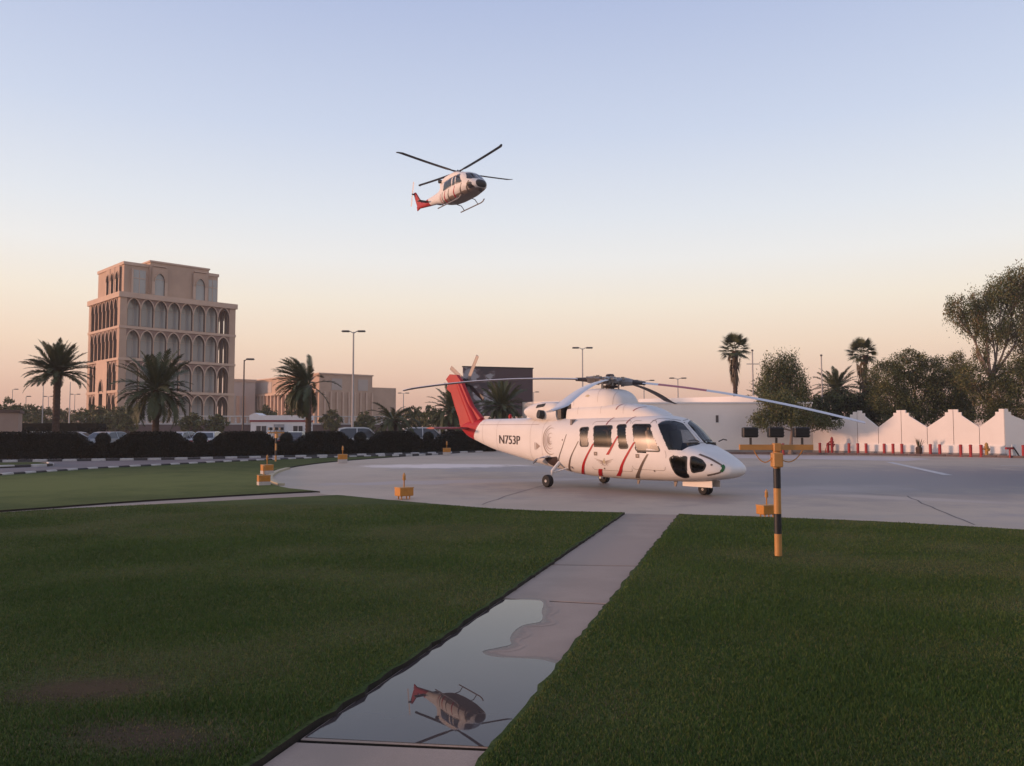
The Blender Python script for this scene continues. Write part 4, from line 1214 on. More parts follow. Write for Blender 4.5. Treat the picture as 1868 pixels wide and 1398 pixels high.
def rotor_blade(name, r0, r1, chord, az, zf, parent, mats, sweep=.25, thick=.05, matf=None, pitch=0.06):
    """one blade from radius r0 to r1 at azimuth az; zf(r fraction) gives its height (droop)"""
    mb = MB(); n = 26; prof = [(.5, 0), (.42, .5), (.15, .9), (-.2, .6), (-.5, .05), (-.2, -.35), (.15, -.5), (.42, -.35)]
    c_, s_ = math.cos(az), math.sin(az); rs = []
    for k in range(n + 1):
        t = k / n; r = r0 + (r1 - r0) * t
        ch = chord * (1 if t < .93 else 1 - .45 * (t - .93) / .07) * (1 if t > .05 else .75 + 5 * t); sw = -sweep * chord * max(0, (t - .93) / .07) ** 1.2 * 1.5
        row = []
        for a, b in prof:
            lx, ly, lz = r, a * ch + sw, b * thick + a * ch * pitch
            row.append((lx * c_ - ly * s_, lx * s_ + ly * c_, zf(r) + lz))
        rs.append(row)
    o = len(mb.f)
    mb.rings(rs, 0, True, True)
    if matf:
        for i in range(n):
            for j in range(8): mb.m[o + i * 8 + j] = matf((i + .5) / n) if j < 4 else len(mats) - 1
    return mb.build(name, mats, parent, True)

M_hw = mat("heli_white", (.70, .665, .635), .52, .35, var=.07, vs=1.6)
M_hr = mat("heli_red", (.40, .012, .016), .5, .3, var=.15, vs=2)
M_hdr = mat("heli_dark_red", (.26, .035, .035), .4)
M_hbr = mat("heli_grey_brown", (.13, .095, .075), .45)
M_hgr = mat("heli_green", (.02, .11, .035), .4)
M_hblk = mat("heli_black", (.018, .016, .016), .5)
M_hlet = mat("heli_lettering", (.035, .02, .022), .45)
M_hbeige = mat("heli_beige_logo", (.34, .265, .225), .45)
M_hgold = mat("heli_gold_logo", (.50, .42, .28), .45)
M_hblue = mat("heli_blue_grey", (.12, .15, .22), .4)
M_in = mat("cabin_lining", (.24, .20, .18), .8)
M_seat = mat("seat_leather", (.27, .215, .165), .6, var=.2, vs=6)
M_steel = mat("rotor_steel", (.30, .28, .27), .4, metal=.6, var=.4, vs=14)
M_dsteel = mat("rotor_dark", (.06, .05, .05), .45, metal=.3)
M_blade = mat("blade_white", (.60, .57, .58), .4, var=.12, vs=1.5)
M_bladeg = mat("blade_grey", (.09, .09, .095), .5, var=.2)
G_ws = glass_mat("windscreen_glass", (.40, .46, .52)); G_side = glass_mat("side_glass", (.86, .82, .78), .3); G_cab = glass_mat("cabin_glass", (.36, .32, .30), .12)

def skin_mat():
    """white paint outside, dull lining on the inner face"""
    m = M_hw.copy(); m.name = "heli_skin"
    n, l = m.node_tree.nodes, m.node_tree.links
    g = n.new("ShaderNodeNewGeometry"); mx = n.new("ShaderNodeMixShader"); d = n.new("ShaderNodeBsdfDiffuse"); d.inputs[0].default_value = (.20, .175, .16, 1)
    o = n["Material Output"]; l.new(g.outputs["Backfacing"], mx.inputs[0]); l.new(n["Principled BSDF"].outputs[0], mx.inputs[1]); l.new(d.outputs[0], mx.inputs[2]); l.new(mx.outputs[0], o.inputs[0])
    return m

def outward(o, c=(2.6, 0, 1.1)):
    """turn a pane's faces away from the cabin's middle"""
    me = o.data; c = Vector(c)
    if sum((p.center - c).dot(p.normal) * p.area for p in me.polygons) < 0: me.flip_normals()
    return o

def build_parked_heli():
    root = thing("parked_helicopter", "white helicopter with red tail and curved red stripes parked on the pad", "helicopter", (1.94, 23.9, 0), R(-48.2))
    ST = [(-5.45, 1.60, 1.86, .10, 2.0), (-5.1, 1.40, 1.93, .19, 2.1), (-4.6, 1.25, 1.99, .27, 2.3), (-3.6, .99, 2.0, .40, 2.9), (-2.5, .80, 2.01, .54, 3.1), (-1.5, .64, 2.02, .70, 3.2), (-.7, .51, 2.03, .84, 2.9),
          (0, .42, 2.04, .93, 3.0), (.6, .35, 2.05, .97, 3.0), (1.5, .30, 2.06, .98, 3.0), (2.6, .29, 2.06, .98, 3.0), (3.2, .30, 2.05, .98, 3.0), (3.5, .31, 2.02, .975, 3.1), (3.75, .315, 1.94, .965, 3.2), (3.95, .32, 1.80, .95, 3.2), (4.15, .33, 1.60, .925, 3.2), (4.35, .345, 1.40, .89, 3.2), (4.47, .355, 1.30, .865, 3.2), (4.6, .365, 1.24, .83, 3.1), (4.9, .39, 1.12, .74, 2.9), (5.2, .43, .98, .59, 2.7), (5.42, .48, .865, .42, 2.5), (5.55, .54, .79, .27, 2.3), (5.62, .6, .74, .13, 2.0), (5.635, .64, .70, .05, 2.0)]
    Bd = Loft(ST)
    side_w = {"w1": [(1.0, 1.70), (1.32, 1.72), (1.37, 1.20), (1.07, 1.19)], "w2": [(1.51, 1.75), (2.17, 1.76), (2.24, 1.20), (1.59, 1.20)], "w3": [(2.34, 1.78), (2.64, 1.79), (2.80, 1.17), (2.50, 1.16)],
              "door": [(2.87, 1.79), (3.44, 1.79), (3.84, 1.11), (3.07, 1.11)],
              "chin1": [(4.11, .93), (4.19, .985), (4.56, .985), (4.55, .72), (4.555, .49), (4.39, .46), (4.25, .53), (4.18, .70)], "chin2": [(4.665, .985), (4.73, .985), (4.92, .91), (5.02, .79), (4.96, .66), (4.69, .60), (4.66, .78)]}
    for k in side_w: side_w[k] = round_poly(side_w[k], .07 if not k.startswith("chin") else .05)
    py_, pz_ = Bd.phi_y, Bd.phi_z
    wsp = round_poly([(4.08, pz_(4.08, 1.11)), (4.43, pz_(4.43, 1.12)), (4.50, pz_(4.50, 1.215)), (4.545, py_(4.545, .40)), (4.50, py_(4.5, .05)), (3.90, py_(3.9, .05)), (3.80, py_(3.80, .35)), (3.63, pz_(3.63, 1.80))], .05, 3)
    def hole(c):
        for k, p in side_w.items():
            if pip(c.x, c.z, p) and (k.startswith("chin") or c.z < 1.85): return True
        return c.x > 3.5 and pip(c.x, pz_(c.x, c.z), wsp)
    def mf(c): return 1 if c.x < -4.70 + (c.z - 1.27) * .766 else 0
    X = [-5.45 + .045 * k for k in range(140)]
    X = [x for x in X if x < .9] + [.9 + .02 * k for k in range(231)] + [5.52, 5.55, 5.58, 5.605, 5.62, 5.63, 5.635]
    X = sorted(set(round(x, 4) for x in X))
    body = Bd.mesh(X, 128, mf, hole).build("fuselage", [skin_mat(), M_hr], root, True, True)
    # glazing
    def add_window(nm, poly, proj, glass, frame_m=M_hblk, fw=.022):
        o = outward(patch(MB(), poly, lambda a, b: proj(a, b, -.006)).build(nm, glass, root, True, False))
        ring(MB(), poly, -.016, fw, lambda a, b: proj(a, b, .005)).build("frame", frame_m, o, False, False)
    gl = {"w1": G_side, "w2": G_cab, "w3": G_cab, "door": G_side, "chin1": G_cab, "chin2": G_cab}
    for k, p in side_w.items():
        for sd in (-1, 1):
            add_window("chin_window" if k.startswith("chin") else "side_window", p, (lambda s: (lambda a, b, off: Bd.side_pt(a, b, s, off)))(sd), gl[k])
    for sd in (-1, 1):
        add_window("windscreen", wsp, (lambda s: (lambda a, b, off: Bd.surf(a, min(b, 1.5706), s, off)))(sd), G_ws, M_hw, .022)
    # cabin: floor, bulkhead, seats, instrument panel
    MB().box((.6, -.72, .56), (4.6, .72, .62)).build("cabin_floor", M_in, root)
    MB().box((.55, -.85, .55), (.62, .85, 1.95)).build("bulkhead", M_in, root)
    MB().prism([(-.68, .62), (.68, .62), (.86, 1.1), (.82, 1.6), (.7, 1.88), (-.7, 1.88), (-.82, 1.6), (-.86, 1.1)], 2.86, 2.9, 0, None, "x").build("divider", M_seat, root)
    def seat(x, y, nm):
        m = MB(); m.cbox((x, y, .92), (.5, .5, .16), 0, .4); 
        m.cbox((0, 0, 0), (.14, .5, .72), 0, .5, Matrix.Translation((x - .28, y, 1.3)) @ Matrix.Rotation(R(-12), 4, 'Y')); m.cbox((x - .37, y, 1.72), (.12, .28, .18), 0, .5); m.box((x - .2, y - .15, .6), (x + .2, y + .15, .85), 1)
        m.build(nm, [M_seat, M_in], root, True)
    for y in (-.48, .48): seat(3.55, y, "pilot_seat")
    for x in (1.25, 2.2):
        for y in (-.5, 0, .5): seat(x, y, "cabin_seat")
    m = MB(); m.prism([(-.7, 1.05), (.7, 1.05), (.6, 1.33), (-.6, 1.33)], 4.25, 4.45, 0, None, 'x'); m.box((3.9, -.12, .62), (4.4, .12, 1.05)); m.build("instrument_panel", M_hblk, root)
    # painted bands
    sd = lambda x, z: (x, Bd.phi_z(x, z)); tp = lambda x, y: (x, Bd.phi_y(x, y))
    for pts, w0, w1, m in [([(.50, 1.52), (.33, 1.14), (.14, .82), (0.0, .60)], .02, .055, M_hbr), ([(.99, 1.33), (.70, .92), (.54, .67), (.36, .46)], .03, .085, M_hbr), ([(1.56, 1.27), (1.21, .80), (.98, .51), (.76, .38)], .06, .145, M_hr),
             ([(2.44, 1.49), (2.25, 1.22), (2.07, .98)], .045, .11, M_hr), ([(1.72, .58), (1.60, .45), (1.49, .37)], .14, .15, M_hr), ([(3.01, 1.33), (2.55, .72), (2.40, .53), (2.20, .40)], .06, .16, M_hr), ([(3.45, 1.03), (3.10, .60), (2.82, .37)], .06, .135, M_hbr)]:
        for s in (-1, 1): stripe_xz(MB(), Bd, pts, w0, w1, s).build("stripe", m, root, False, False)
    bands = [([sd(1.93, 1.79), sd(1.965, 1.93), tp(2.02, .45)], .038, .03, M_hdr), ([sd(2.62, 1.82), sd(2.645, 1.93), tp(2.72, .45)], .038, .03, M_hdr), ([sd(3.42, 1.82), tp(3.52, .62), tp(3.72, .40), tp(3.82, .05)], .022, .018, M_hbr)]
    for pts, w0, w1, m in bands:
        for s in (-1, 1): stripe(MB(), Bd, pts, w0, w1, s).build("stripe", m, root, False, False)
    nose = [(4.81, 1.05), (5.05, .955), (5.24, .85), (5.37, .75), (5.33, .64), (5.21, .585), (5.02, .54)]
    for s in (-1, 1):
        L = smooth_line(nose, 5)
        for i0, i1, m, w in ((0, 13, M_hbr, .016), (13, 20, M_hgr, .03), (20, 31, M_hbr, .018)):
            seg = L[i0:i1 + 1]; rs = []
            for i, (x, z) in enumerate(seg):
                a = Vector(seg[max(i - 1, 0)]); b = Vector(seg[min(i + 1, len(seg) - 1)]); t = (b - a).normalized(); nn = Vector((-t.y, t.x)) * w
                rs.append([Bd.side_pt(x + nn.x, z + nn.y, s, .006), Bd.side_pt(x - nn.x, z - nn.y, s, .006)])
            MB().rings(rs, 0, False, False, None, False).build("nose_stripe", m, root, False, False)
    # door outlines and handles
    for s in (-1, 1):
        for poly in ([(2.90, .62), (2.82, 1.90), (3.55, 1.90), (4.02, 1.05), (3.95, .62)], [(1.45, .55), (1.42, 1.88), (2.76, 1.9), (2.86, .55)]):
            m = MB(); ring(m, round_poly([(x, z) for x, z in poly], .08), -.004, .004, lambda a, b: Bd.side_pt(a, b, s, .003)); m.build("door_seam", M_hbr, root, False, False)
        for x, z in ((1.64, 1.0), (3.11, .975)):
            m = MB(); q = [(x - .06, z - .05), (x + .06, z - .05), (x + .06, z + .05), (x - .06, z + .05)]
            patch(m, q, lambda a, b: Bd.side_pt(a, b, s, .005), 0, 2, 2); ring(m, q, -.028, .0, lambda a, b: Bd.side_pt(a, b, s, .008), 1)
            m.build("door_handle", [M_hbeige, M_hbr], root, False, False)
        for x, z in ((3.59, .60), (1.88, .60), (.34, 1.36), (5.14, .80)):
            m = MB(); q = [(x + .025 * math.cos(a), z + .025 * math.sin(a)) for a in np.linspace(0, 2 * math.pi, 9)[:-1]]; patch(m, q, lambda a, b: Bd.side_pt(a, b, s, .006), 0, 4, 2); m.build("access_port", M_hbr, root, False, False)
    for s in (-1, 1):        # panel joints
        for x in (-4.0, -3.15, -1.25, -.62):
            stripe(MB(), Bd, [(x, -1.2), (x, -.4), (x, .4), (x, 1.2)], .008, .008, s, 0, 24, .003).build("panel_joint", M_hbeige, root, False, False)
        rs = []
        for k in range(26):
            x = -4.2 + 3.3 * k / 25; rs.append([Bd.side_pt(x, 1.80, s, .004), Bd.side_pt(x, 1.812, s, .004)])
        MB().rings(rs, 0, False, False, None, False).build("panel_joint", M_hbeige, root, False, False)
    # crest on the cabin door: outspread wings over a small shield
    for s in (-1, 1):
        m = MB()
        def st(p, q, w, mi=0):
            p, q = Vector(p), Vector(q); t = (q - p).normalized(); nn = Vector((-t.y, t.x)) * w
            m.add([Bd.side_pt(*(p + nn), s, .006), Bd.side_pt(*(p - nn), s, .006), Bd.side_pt(*(q - nn * .3), s, .006), Bd.side_pt(*(q + nn * .3), s, .006)], [(0, 1, 2, 3)], mi)
        for k in range(5):
            for e in (-1, 1):
                st((1.93 + e * .05, .80 - .02 * k), (1.93 + e * (.34 - .055 * k), .865 - .045 * k), .011)
        q = [(1.93 + .045 * math.cos(a), .79 + .06 * math.sin(a)) for a in np.linspace(0, 2 * math.pi, 11)[:-1]]; patch(m, q, lambda a, b: Bd.side_pt(a, b, s, .007), 1, 6, 3)
        st((1.93, .85), (1.96, .885), .016, 1); st((1.86, .70), (2.0, .70), .008); st((1.88, .675), (1.98, .675), .007)
        m.build("crest", [M_hbeige, M_hgold], root, False, False)
    # swirl of rings aft of the cabin and the small arrow panel
    for s in (-1, 1):
        m = MB()
        for rr, w, a0, a1, mi in ((.43, .030, .55, 1.65, 0), (.345, .018, .35, 1.55, 0), (.27, .03, .6, 1.7, 1), (.19, .014, .3, 1.6, 0), (.13, .025, .65, 1.75, 0), (.07, .02, .2, 1.9, 1)):
            rs = []
            for k in range(25):
                a = math.pi * (a0 + (a1 - a0) * k / 24); ww = w * math.sin(math.pi * (k + .3) / 24.6)
                rs.append([Bd.side_pt(-.20 + (rr - ww) * .82 * math.cos(a), 1.36 + (rr - ww) * math.sin(a), s, .006), Bd.side_pt(-.20 + (rr + ww) * .82 * math.cos(a), 1.36 + (rr + ww) * math.sin(a), s, .006)])
            m.rings(rs, mi, False, False, None, False)
        m.build("swirl_emblem", [M_hbeige, mat("heli_mauve_logo", (.48, .40, .38), .45)], root, False, False)
        m = MB(); patch(m, [(-.92, 1.05), (-.70, 1.16), (-.92, 1.27)], lambda a, b: Bd.side_pt(a, b, s, .006), 0, 6, 3); patch(m, [(-1.0, 1.05), (-.965, 1.05), (-.965, 1.27), (-1.0, 1.27)], lambda a, b: Bd.side_pt(a, b, s, .006), 0, 4, 2)
        m.build("arrow_mark", M_hbeige, root, False, False)
    # registration N753P on the tail boom
    def lettering(txt, x0, x1, z0, h, side):
        cu = bpy.data.curves.new("lettering", 'FONT'); cu.body = txt; cu.size = 1; cu.resolution_u = 3
        t = bpy.data.objects.new("lettering", cu); col.objects.link(t)
        dg = bpy.context.evaluated_depsgraph_get(); me = bpy.data.meshes.new_from_object(t.evaluated_get(dg)); bpy.data.objects.remove(t); bpy.data.curves.remove(cu)
        bm = bmesh.new(); bm.from_mesh(me); bmesh.ops.subdivide_edges(bm, edges=[e for e in bm.edges if e.calc_length() > .15], cuts=2); bmesh.ops.triangulate(bm, faces=bm.faces[:])
        xs = [v.co.x for v in bm.verts]; ys = [v.co.y for v in bm.verts]; a, b, c, d = min(xs), max(xs), min(ys), max(ys)
        for v in bm.verts:
            u = (v.co.x - a) / (b - a); w = (v.co.y - c) / (d - c)
            x = x0 + (x1 - x0) * (u if side < 0 else 1 - u); z = z0 + h * w - .02 * u
            # embolden a little by nudging along x
            v.co = Bd.side_pt(x, z, side, .009)
        bm.to_mesh(me); bm.free(); me.materials.clear(); me.materials.append(M_hlet)
        o = bpy.data.objects.new("registration_lettering", me); col.objects.link(o); o.parent = root
        # second pass shifted slightly thickens the strokes like the bold original
        me2 = me.copy()
        for v in me2.vertices: v.co.x += .022; v.co.y -= .001 if side < 0 else -.001
        o2 = bpy.data.objects.new("registration_lettering", me2); col.objects.link(o2); o2.parent = o
    lettering("N753P", -3.0, -1.82, 1.205, .27, -1); lettering("N753P", -3.0, -1.82, 1.205, .27, 1)
    # engine deck, mast fairing, intakes, exhausts
    Dk = Loft([(.10, 1.72, 2.20, .56, 4.0), (.14, 1.7, 2.32, .60, 4.5), (.8, 1.7, 2.38, .61, 4.8), (2.0, 1.7, 2.39, .60, 4.5), (2.5, 1.74, 2.35, .56, 3.8), (2.9, 1.78, 2.27, .50, 3.0), (3.25, 1.82, 2.14, .38, 2.5), (3.45, 1.9, 2.04, .2, 2.0), (3.5, 1.94, 2.0, .06, 2.0)])
    deck = Dk.mesh(60, 64).build("engine_cowling", M_hw, root, True)
    for pts in ([(2.06, .18), (2.12, .6), (2.2, 1.1)], [(2.62, .2), (2.72, .62), (2.85, 1.25)]):
        for s in (-1, 1): stripe(MB(), Dk, [(pts[0][0], pts[0][1]), pts[1], pts[2]], .03, .022, s).build("stripe", M_hdr, deck, False, False)
    Ft = Loft([(.12, 1.7, 2.40, .50, 4.5), (.16, 1.6, 2.48, .55, 5.0), (.45, 1.6, 2.69, .57, 5.0), (.72, 1.6, 2.81, .57, 5.0), (1.1, 1.6, 2.84, .57, 4.8), (1.55, 1.6, 2.82, .56, 4.2), (1.8, 1.6, 2.76, .52, 3.6), (2.02, 1.65, 2.64, .43, 3.0), (2.14, 1.75, 2.52, .30, 2.4), (2.19, 1.9, 2.40, .14, 2.0)])
    Ft.mesh(36, 48).build("mast_fairing", M_hw, root, True)
    for s in (-1, 1):
        q = MB(); patch(q, [(.15, 2.12), (.33, 2.12), (.31, 2.40), (.17, 2.40)], lambda a, b: Ft.side_pt(a, b, s, .006), 0, 4, 3); q.build("side_intake", M_hblk, root, False, False)
        for x in (.42, 1.35, 1.86): stripe(MB(), Ft, [(x, .1), (x, .6), (x, 1.2)], .007, .007, s, 0, 16, .003).build("panel_joint", M_hbeige, root, False, False)
        for x in (.62, 1.5, 2.3): stripe(MB(), Dk, [(x, .02), (x, .5), (x, 1.0)], .007, .007, s, 0, 16, .003).build("panel_joint", M_hbeige, root, False, False)
        q = MB(); patch(q, [(.86, 2.60), (.98, 2.585), (1.06, 2.62), (.98, 2.66), (.9, 2.64)], lambda a, b: Ft.side_pt(a, b, s, .005), 0, 4, 3); q.build("small_emblem", M_hgold, root, False, False)
        Ex = Loft([(-1.75, 2.12, 2.30, .10, 2.0), (-1.6, 2.04, 2.36, .17, 2.3), (-1.2, 1.94, 2.46, .24, 2.6), (-.8, 1.9, 2.50, .28, 2.8), (-.35, 1.88, 2.48, .29, 2.8), (-.18, 1.88, 2.44, .27, 2.6)])
        o = Ex.mesh(24, 36).build("exhaust_cowling", M_hw, root, True); o.location = (0, s * .44, 0)
        q = MB(); q.lathe([(.02, 0), (.11, 0), (.14, -.04), (.13, .12)], 16, 0, Matrix.Translation((-.75, s * .73, 2.10)) @ Matrix.Rotation(s * R(-80), 4, 'X') @ Matrix.Rotation(R(-20), 4, 'Y')); q.build("exhaust_pipe", M_hblk, root, True)
        q = MB(); q.box((-.12, s * .44 - .25, 1.98), (.02, s * .44 + .25, 2.40)); q.build("intake_gap", M_hblk, root)
        q = MB(); patch(q, [(-1.05, 2.30), (-.65, 2.34), (-.65, 2.44), (-1.0, 2.42)], lambda a, b: Ex.side_pt(a, b, s, .006), 0, 4, 3); oo = q.build("cooling_vent", M_hblk, root, False, False); oo.location = (0, s * .44, 0)
    MB().box((-.5, -.25, 1.98), (.2, .25, 2.3)).build("deck_spine", M_hw, root)
    # rotor mast and hub
    hx = 1.33; Hz = 3.04
    m = MB(); m.lathe([(.14, 2.7), (.12, 2.85), (.24, 2.86), (.26, 2.92), (.12, 2.93), (.11, 3.12)], 16, 0, Matrix.Translation((hx, 0, 0))); m.build("rotor_mast", M_dsteel, root, True)
    rels = (R(208.6), R(301.6), R(28.6), R(112))
    m = MB(); m.lathe([(.05, Hz - .08), (.34, Hz - .06), (.38, Hz), (.34, Hz + .06), (.2, Hz + .07), (.16, Hz + .14), (.02, Hz + .16)], 20, 0, Matrix.Translation((hx, 0, 0))); hub = m.build("rotor_hub", M_steel, root, True)
    m = MB(); m.lathe([(.10, Hz + .14), (.13, Hz + .17), (.10, Hz + .21), (.01, Hz + .22)], 14, 0, Matrix.Translation((hx, 0, 0))); m.build("hub_cap", M_dsteel, hub, True)
    dro, tlt, RR = .70, .60, 6.7
    for i, a in enumerate(rels):
        zf = (lambda aa: (lambda r: Hz + .02 - dro * (r / RR) ** 2 - tlt * math.cos(aa) * (r / RR)))(a)
        M4 = Matrix.Translation((hx, 0, 0))
        def pt(r, t, dz): return (hx + r * math.cos(a) - t * math.sin(a), r * math.sin(a) + t * math.cos(a), zf(r) + dz)
        g = MB()
        g.tube([pt(.22, 0, 0), pt(.45, 0, 0)], .10, 8); g.tube([pt(.40, 0, 0), pt(.66, 0, 0)], [.13, .09], 8); g.tube([pt(.25, .20, .04), pt(.66, .16, .05)], .045, 6); g.tube([pt(.42, -.15, .08), pt(.42, .22, .08)], .04, 6); g.tube([pt(.34, .1, -.14), pt(.34, .1, .14)], .05, 6); g.tube([pt(.28, -.18, -.02), pt(.28, -.15, -.30)], .022, 6); g.box((-.1, -.07, -.05), (.1, .07, .05), 0, Matrix.Translation(pt(.33, .12, .06)) @ Matrix.Rotation(a, 4, 'Z'))
        g.build("blade_grip", M_steel, hub, True)
        g = MB(); g.tube([pt(.62, 0, 0), pt(.8, 0, 0), pt(1.02, 0, 0)], [.075, .06, .05], 8); g.build("blade_cuff", M_dsteel, hub, True)
        mf2 = (lambda k: (lambda t: 1 if (k == 2 and .06 < t < .30) else 0))(i)
        b = rotor_blade("rotor_blade", .95, RR, .34, a, zf, root, [M_blade, mat("blade_red", (.42, .05, .055), .4), mat("blade_underside", (.10, .085, .08), .5)], .3, .036, mf2, .03 if i == 0 else .15)
        b.location = (hx, 0, 0)
    # tail fin, stabiliser, tail rotor
    m = MB()
    fin = [(-5.42, 1.60), (-4.62, 1.95), (-4.35, 2.02), (-4.9, 2.45), (-5.55, 3.38), (-5.78, 3.58), (-6.20, 3.62), (-6.45, 3.45), (-6.30, 3.30), (-6.42, 3.10), (-6.15, 2.95), (-5.95, 2.5), (-5.68, 2.05), (-5.60, 1.78)]
    rs = []
    for y, k in ((-.075, .90), (-.05, .97), (0, 1.0), (.05, .97), (.075, .90)):
        cx_ = sum(p[0] for p in fin) / len(fin)
        rs.append([(-5.35 + (x + 5.35 + .55 * (z - 2.6)) * k - .55 * (z - 2.6), y * (1.3 if z < 2.4 else 1), z) for x, z in fin])
    m.rings(rs, 0, True, True); m.build("tail_fin", M_hr, root, False)
    m = MB(); m.tube([(-4.7, 0, 1.85), (-5.2, 0, 2.5), (-5.72, 0, 3.3)], [.22, .15, .12], 10); m.build("tail_driveshaft_cover", M_hr, root, True)
    m = MB(); prof = [(.28, 0), (.2, .035), (-.05, .045), (-.38, 0), (-.05, -.03), (.2, -.025)]
    rs = [[(-5.15 + a * sc_ + sw, y, 1.69 + b) for a, b in prof] for y, sc_, sw in ((-1.55, .8, -.12), (-.8, .95, -.05), (0, 1.05, 0), (.8, .95, -.05), (1.55, .8, -.12))]
    m.rings(rs, 0, True, True); m.build("stabiliser", M_hdr, root, True)
    th = Vector((-5.72, .32, 3.30))
    m = MB(); m.tube([(-5.72, -.05, 3.3), (-5.72, .40, 3.3)], .11, 10); m.tube([(-5.72, .24, 3.3), (-5.72, .36, 3.3)], .17, 12); trh = m.build("tail_rotor_hub", M_dsteel, root, True)
    for i, a in enumerate((R(57), R(147), R(237), R(327))):
        m = MB(); n = 10; rs = []
        for k in range(n + 1):
            r = .12 + 1.0 * k / n; ch = .16 if k > 1 else .08
            rs.append([(th.x + r * math.cos(a) - t * math.sin(a) * ch, th.y + .03 + d_, th.z + r * math.sin(a) + t * math.cos(a) * ch) for t, d_ in ((.5, -.01), (.15, -.025), (-.5, .0), (.15, .025))])
        m.rings(rs, 0, True, True); m.build("tail_rotor_blade", M_hbeige if i in (0, 1) else M_dsteel, trh, True)
    # landing gear
    for s in (-1, 1):
        wheel(root, (0, s * 1.22, .18), .18, .17)
        m = MB(); m.tube([(.12, s * .78, .78), (.02, s * 1.06, .45), (0, s * 1.1, .18)], [.055, .05, .045], 8); m.tube([(0, s * 1.02, .18), (0, s * 1.26, .18)], .035, 8); m.tube([(.35, s * .72, .55), (.05, s * 1.02, .42)], .025, 6); m.build("main_gear_strut", M_hw, root, True)
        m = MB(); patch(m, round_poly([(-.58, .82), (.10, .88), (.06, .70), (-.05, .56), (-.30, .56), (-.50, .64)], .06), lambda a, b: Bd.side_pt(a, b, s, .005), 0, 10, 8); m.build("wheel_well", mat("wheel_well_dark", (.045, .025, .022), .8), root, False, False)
        # open gear door: curved plate standing off the side
        rs = []
        for k in range(9):
            t = k / 8; x = -.30 - .62 * t; z = .90 - .20 * t ** 1.6
            y = s * (abs(Bd.side_pt(x, .86, s, 0).y) + .05 + .10 * math.sin(math.pi * t))
            rs.append([(x, y, z), (x, y + s * .14, z - .05), (x, y + s * .14, z - .075), (x, y, z - .025)])
        m = MB(); m.rings(rs, 0, True, True); o = m.build("main_gear_door", M_hw, root, True)
        m = MB(); m.rings([[(r[1][0], r[1][1] + s * .004, r[1][2] + .012), (r[2][0], r[2][1] + s * .004, r[2][2] - .004)] for r in rs], 0, False, False, None, False); m.build("edge_stripe", M_hblue, o, False, False)
    wheel(root, (4.53, -.085, .145), .145, .11); wheel(root, (4.53, .085, .145), .145, .11)
    m = MB(); m.tube([(4.45, 0, .6), (4.5, 0, .32), (4.53, 0, .145)], [.06, .05, .04], 8); m.tube([(4.53, -.1, .145), (4.53, .1, .145)], .03, 8); m.tube([(4.75, 0, .45), (4.5, 0, .3)], .03, 6); m.build("nose_gear_strut", M_dsteel, root, True)
    for s in (-1, 1):
        m = MB(); m.box((3.95, s * .17 - .012, .2), (4.85, s * .17 + .012, .37)); m.build("nose_gear_door", M_hw, root)
    # small fittings: wipers, belly antennas, pitot, beacon
    for s in (-1, 1):
        p = [Bd.front_pt(s * y, z, 3.3, .03) for y, z in ((.12, 1.34), (.25, 1.38), (.5, 1.36))]; MB().tube(p, .012, 5).build("wiper", M_hblk, root)
    MB().tube([(4.86, .12, 1.36), (5.0, .12, 1.42), (5.1, .12, 1.40)], .015, 5).build("air_probe", M_hblk, root)
    for x in (3.55, 2.3): MB().prism([(x, .33), (x + .12, .33), (x + .06, .16), (x + .01, .16)], -.012, .012, 0, None, 'y').build("belly_antenna", M_hbr, root)
    MB().lathe([(.05, 2.0), (.06, 2.08), (.04, 2.14), (.005, 2.16)], 10, 0, Matrix.Translation((-3.0, 0, 0))).build("beacon", M_hr, root, True)
    MB().prism([(-2.2, 2.0), (-1.9, 2.0), (-2.05, 2.2), (-2.15, 2.2)], -.01, .01, 0, None, 'y').build("boom_antenna", M_hw, root)
    m = MB()
    for s in (-1, 1): m.add([Bd.front_pt(s * .045, z, 3.3, .012) for z in (1.34, 1.5, 1.65, 1.82)] + [Bd.front_pt(s * .015, z, 3.3, .014) for z in (1.34, 1.5, 1.65, 1.82)], [(i, i + 1, 5 + i, 4 + i) for i in range(3)])
    m.build("windscreen_post", M_hw, root, False, False)
    return root
build_parked_heli()

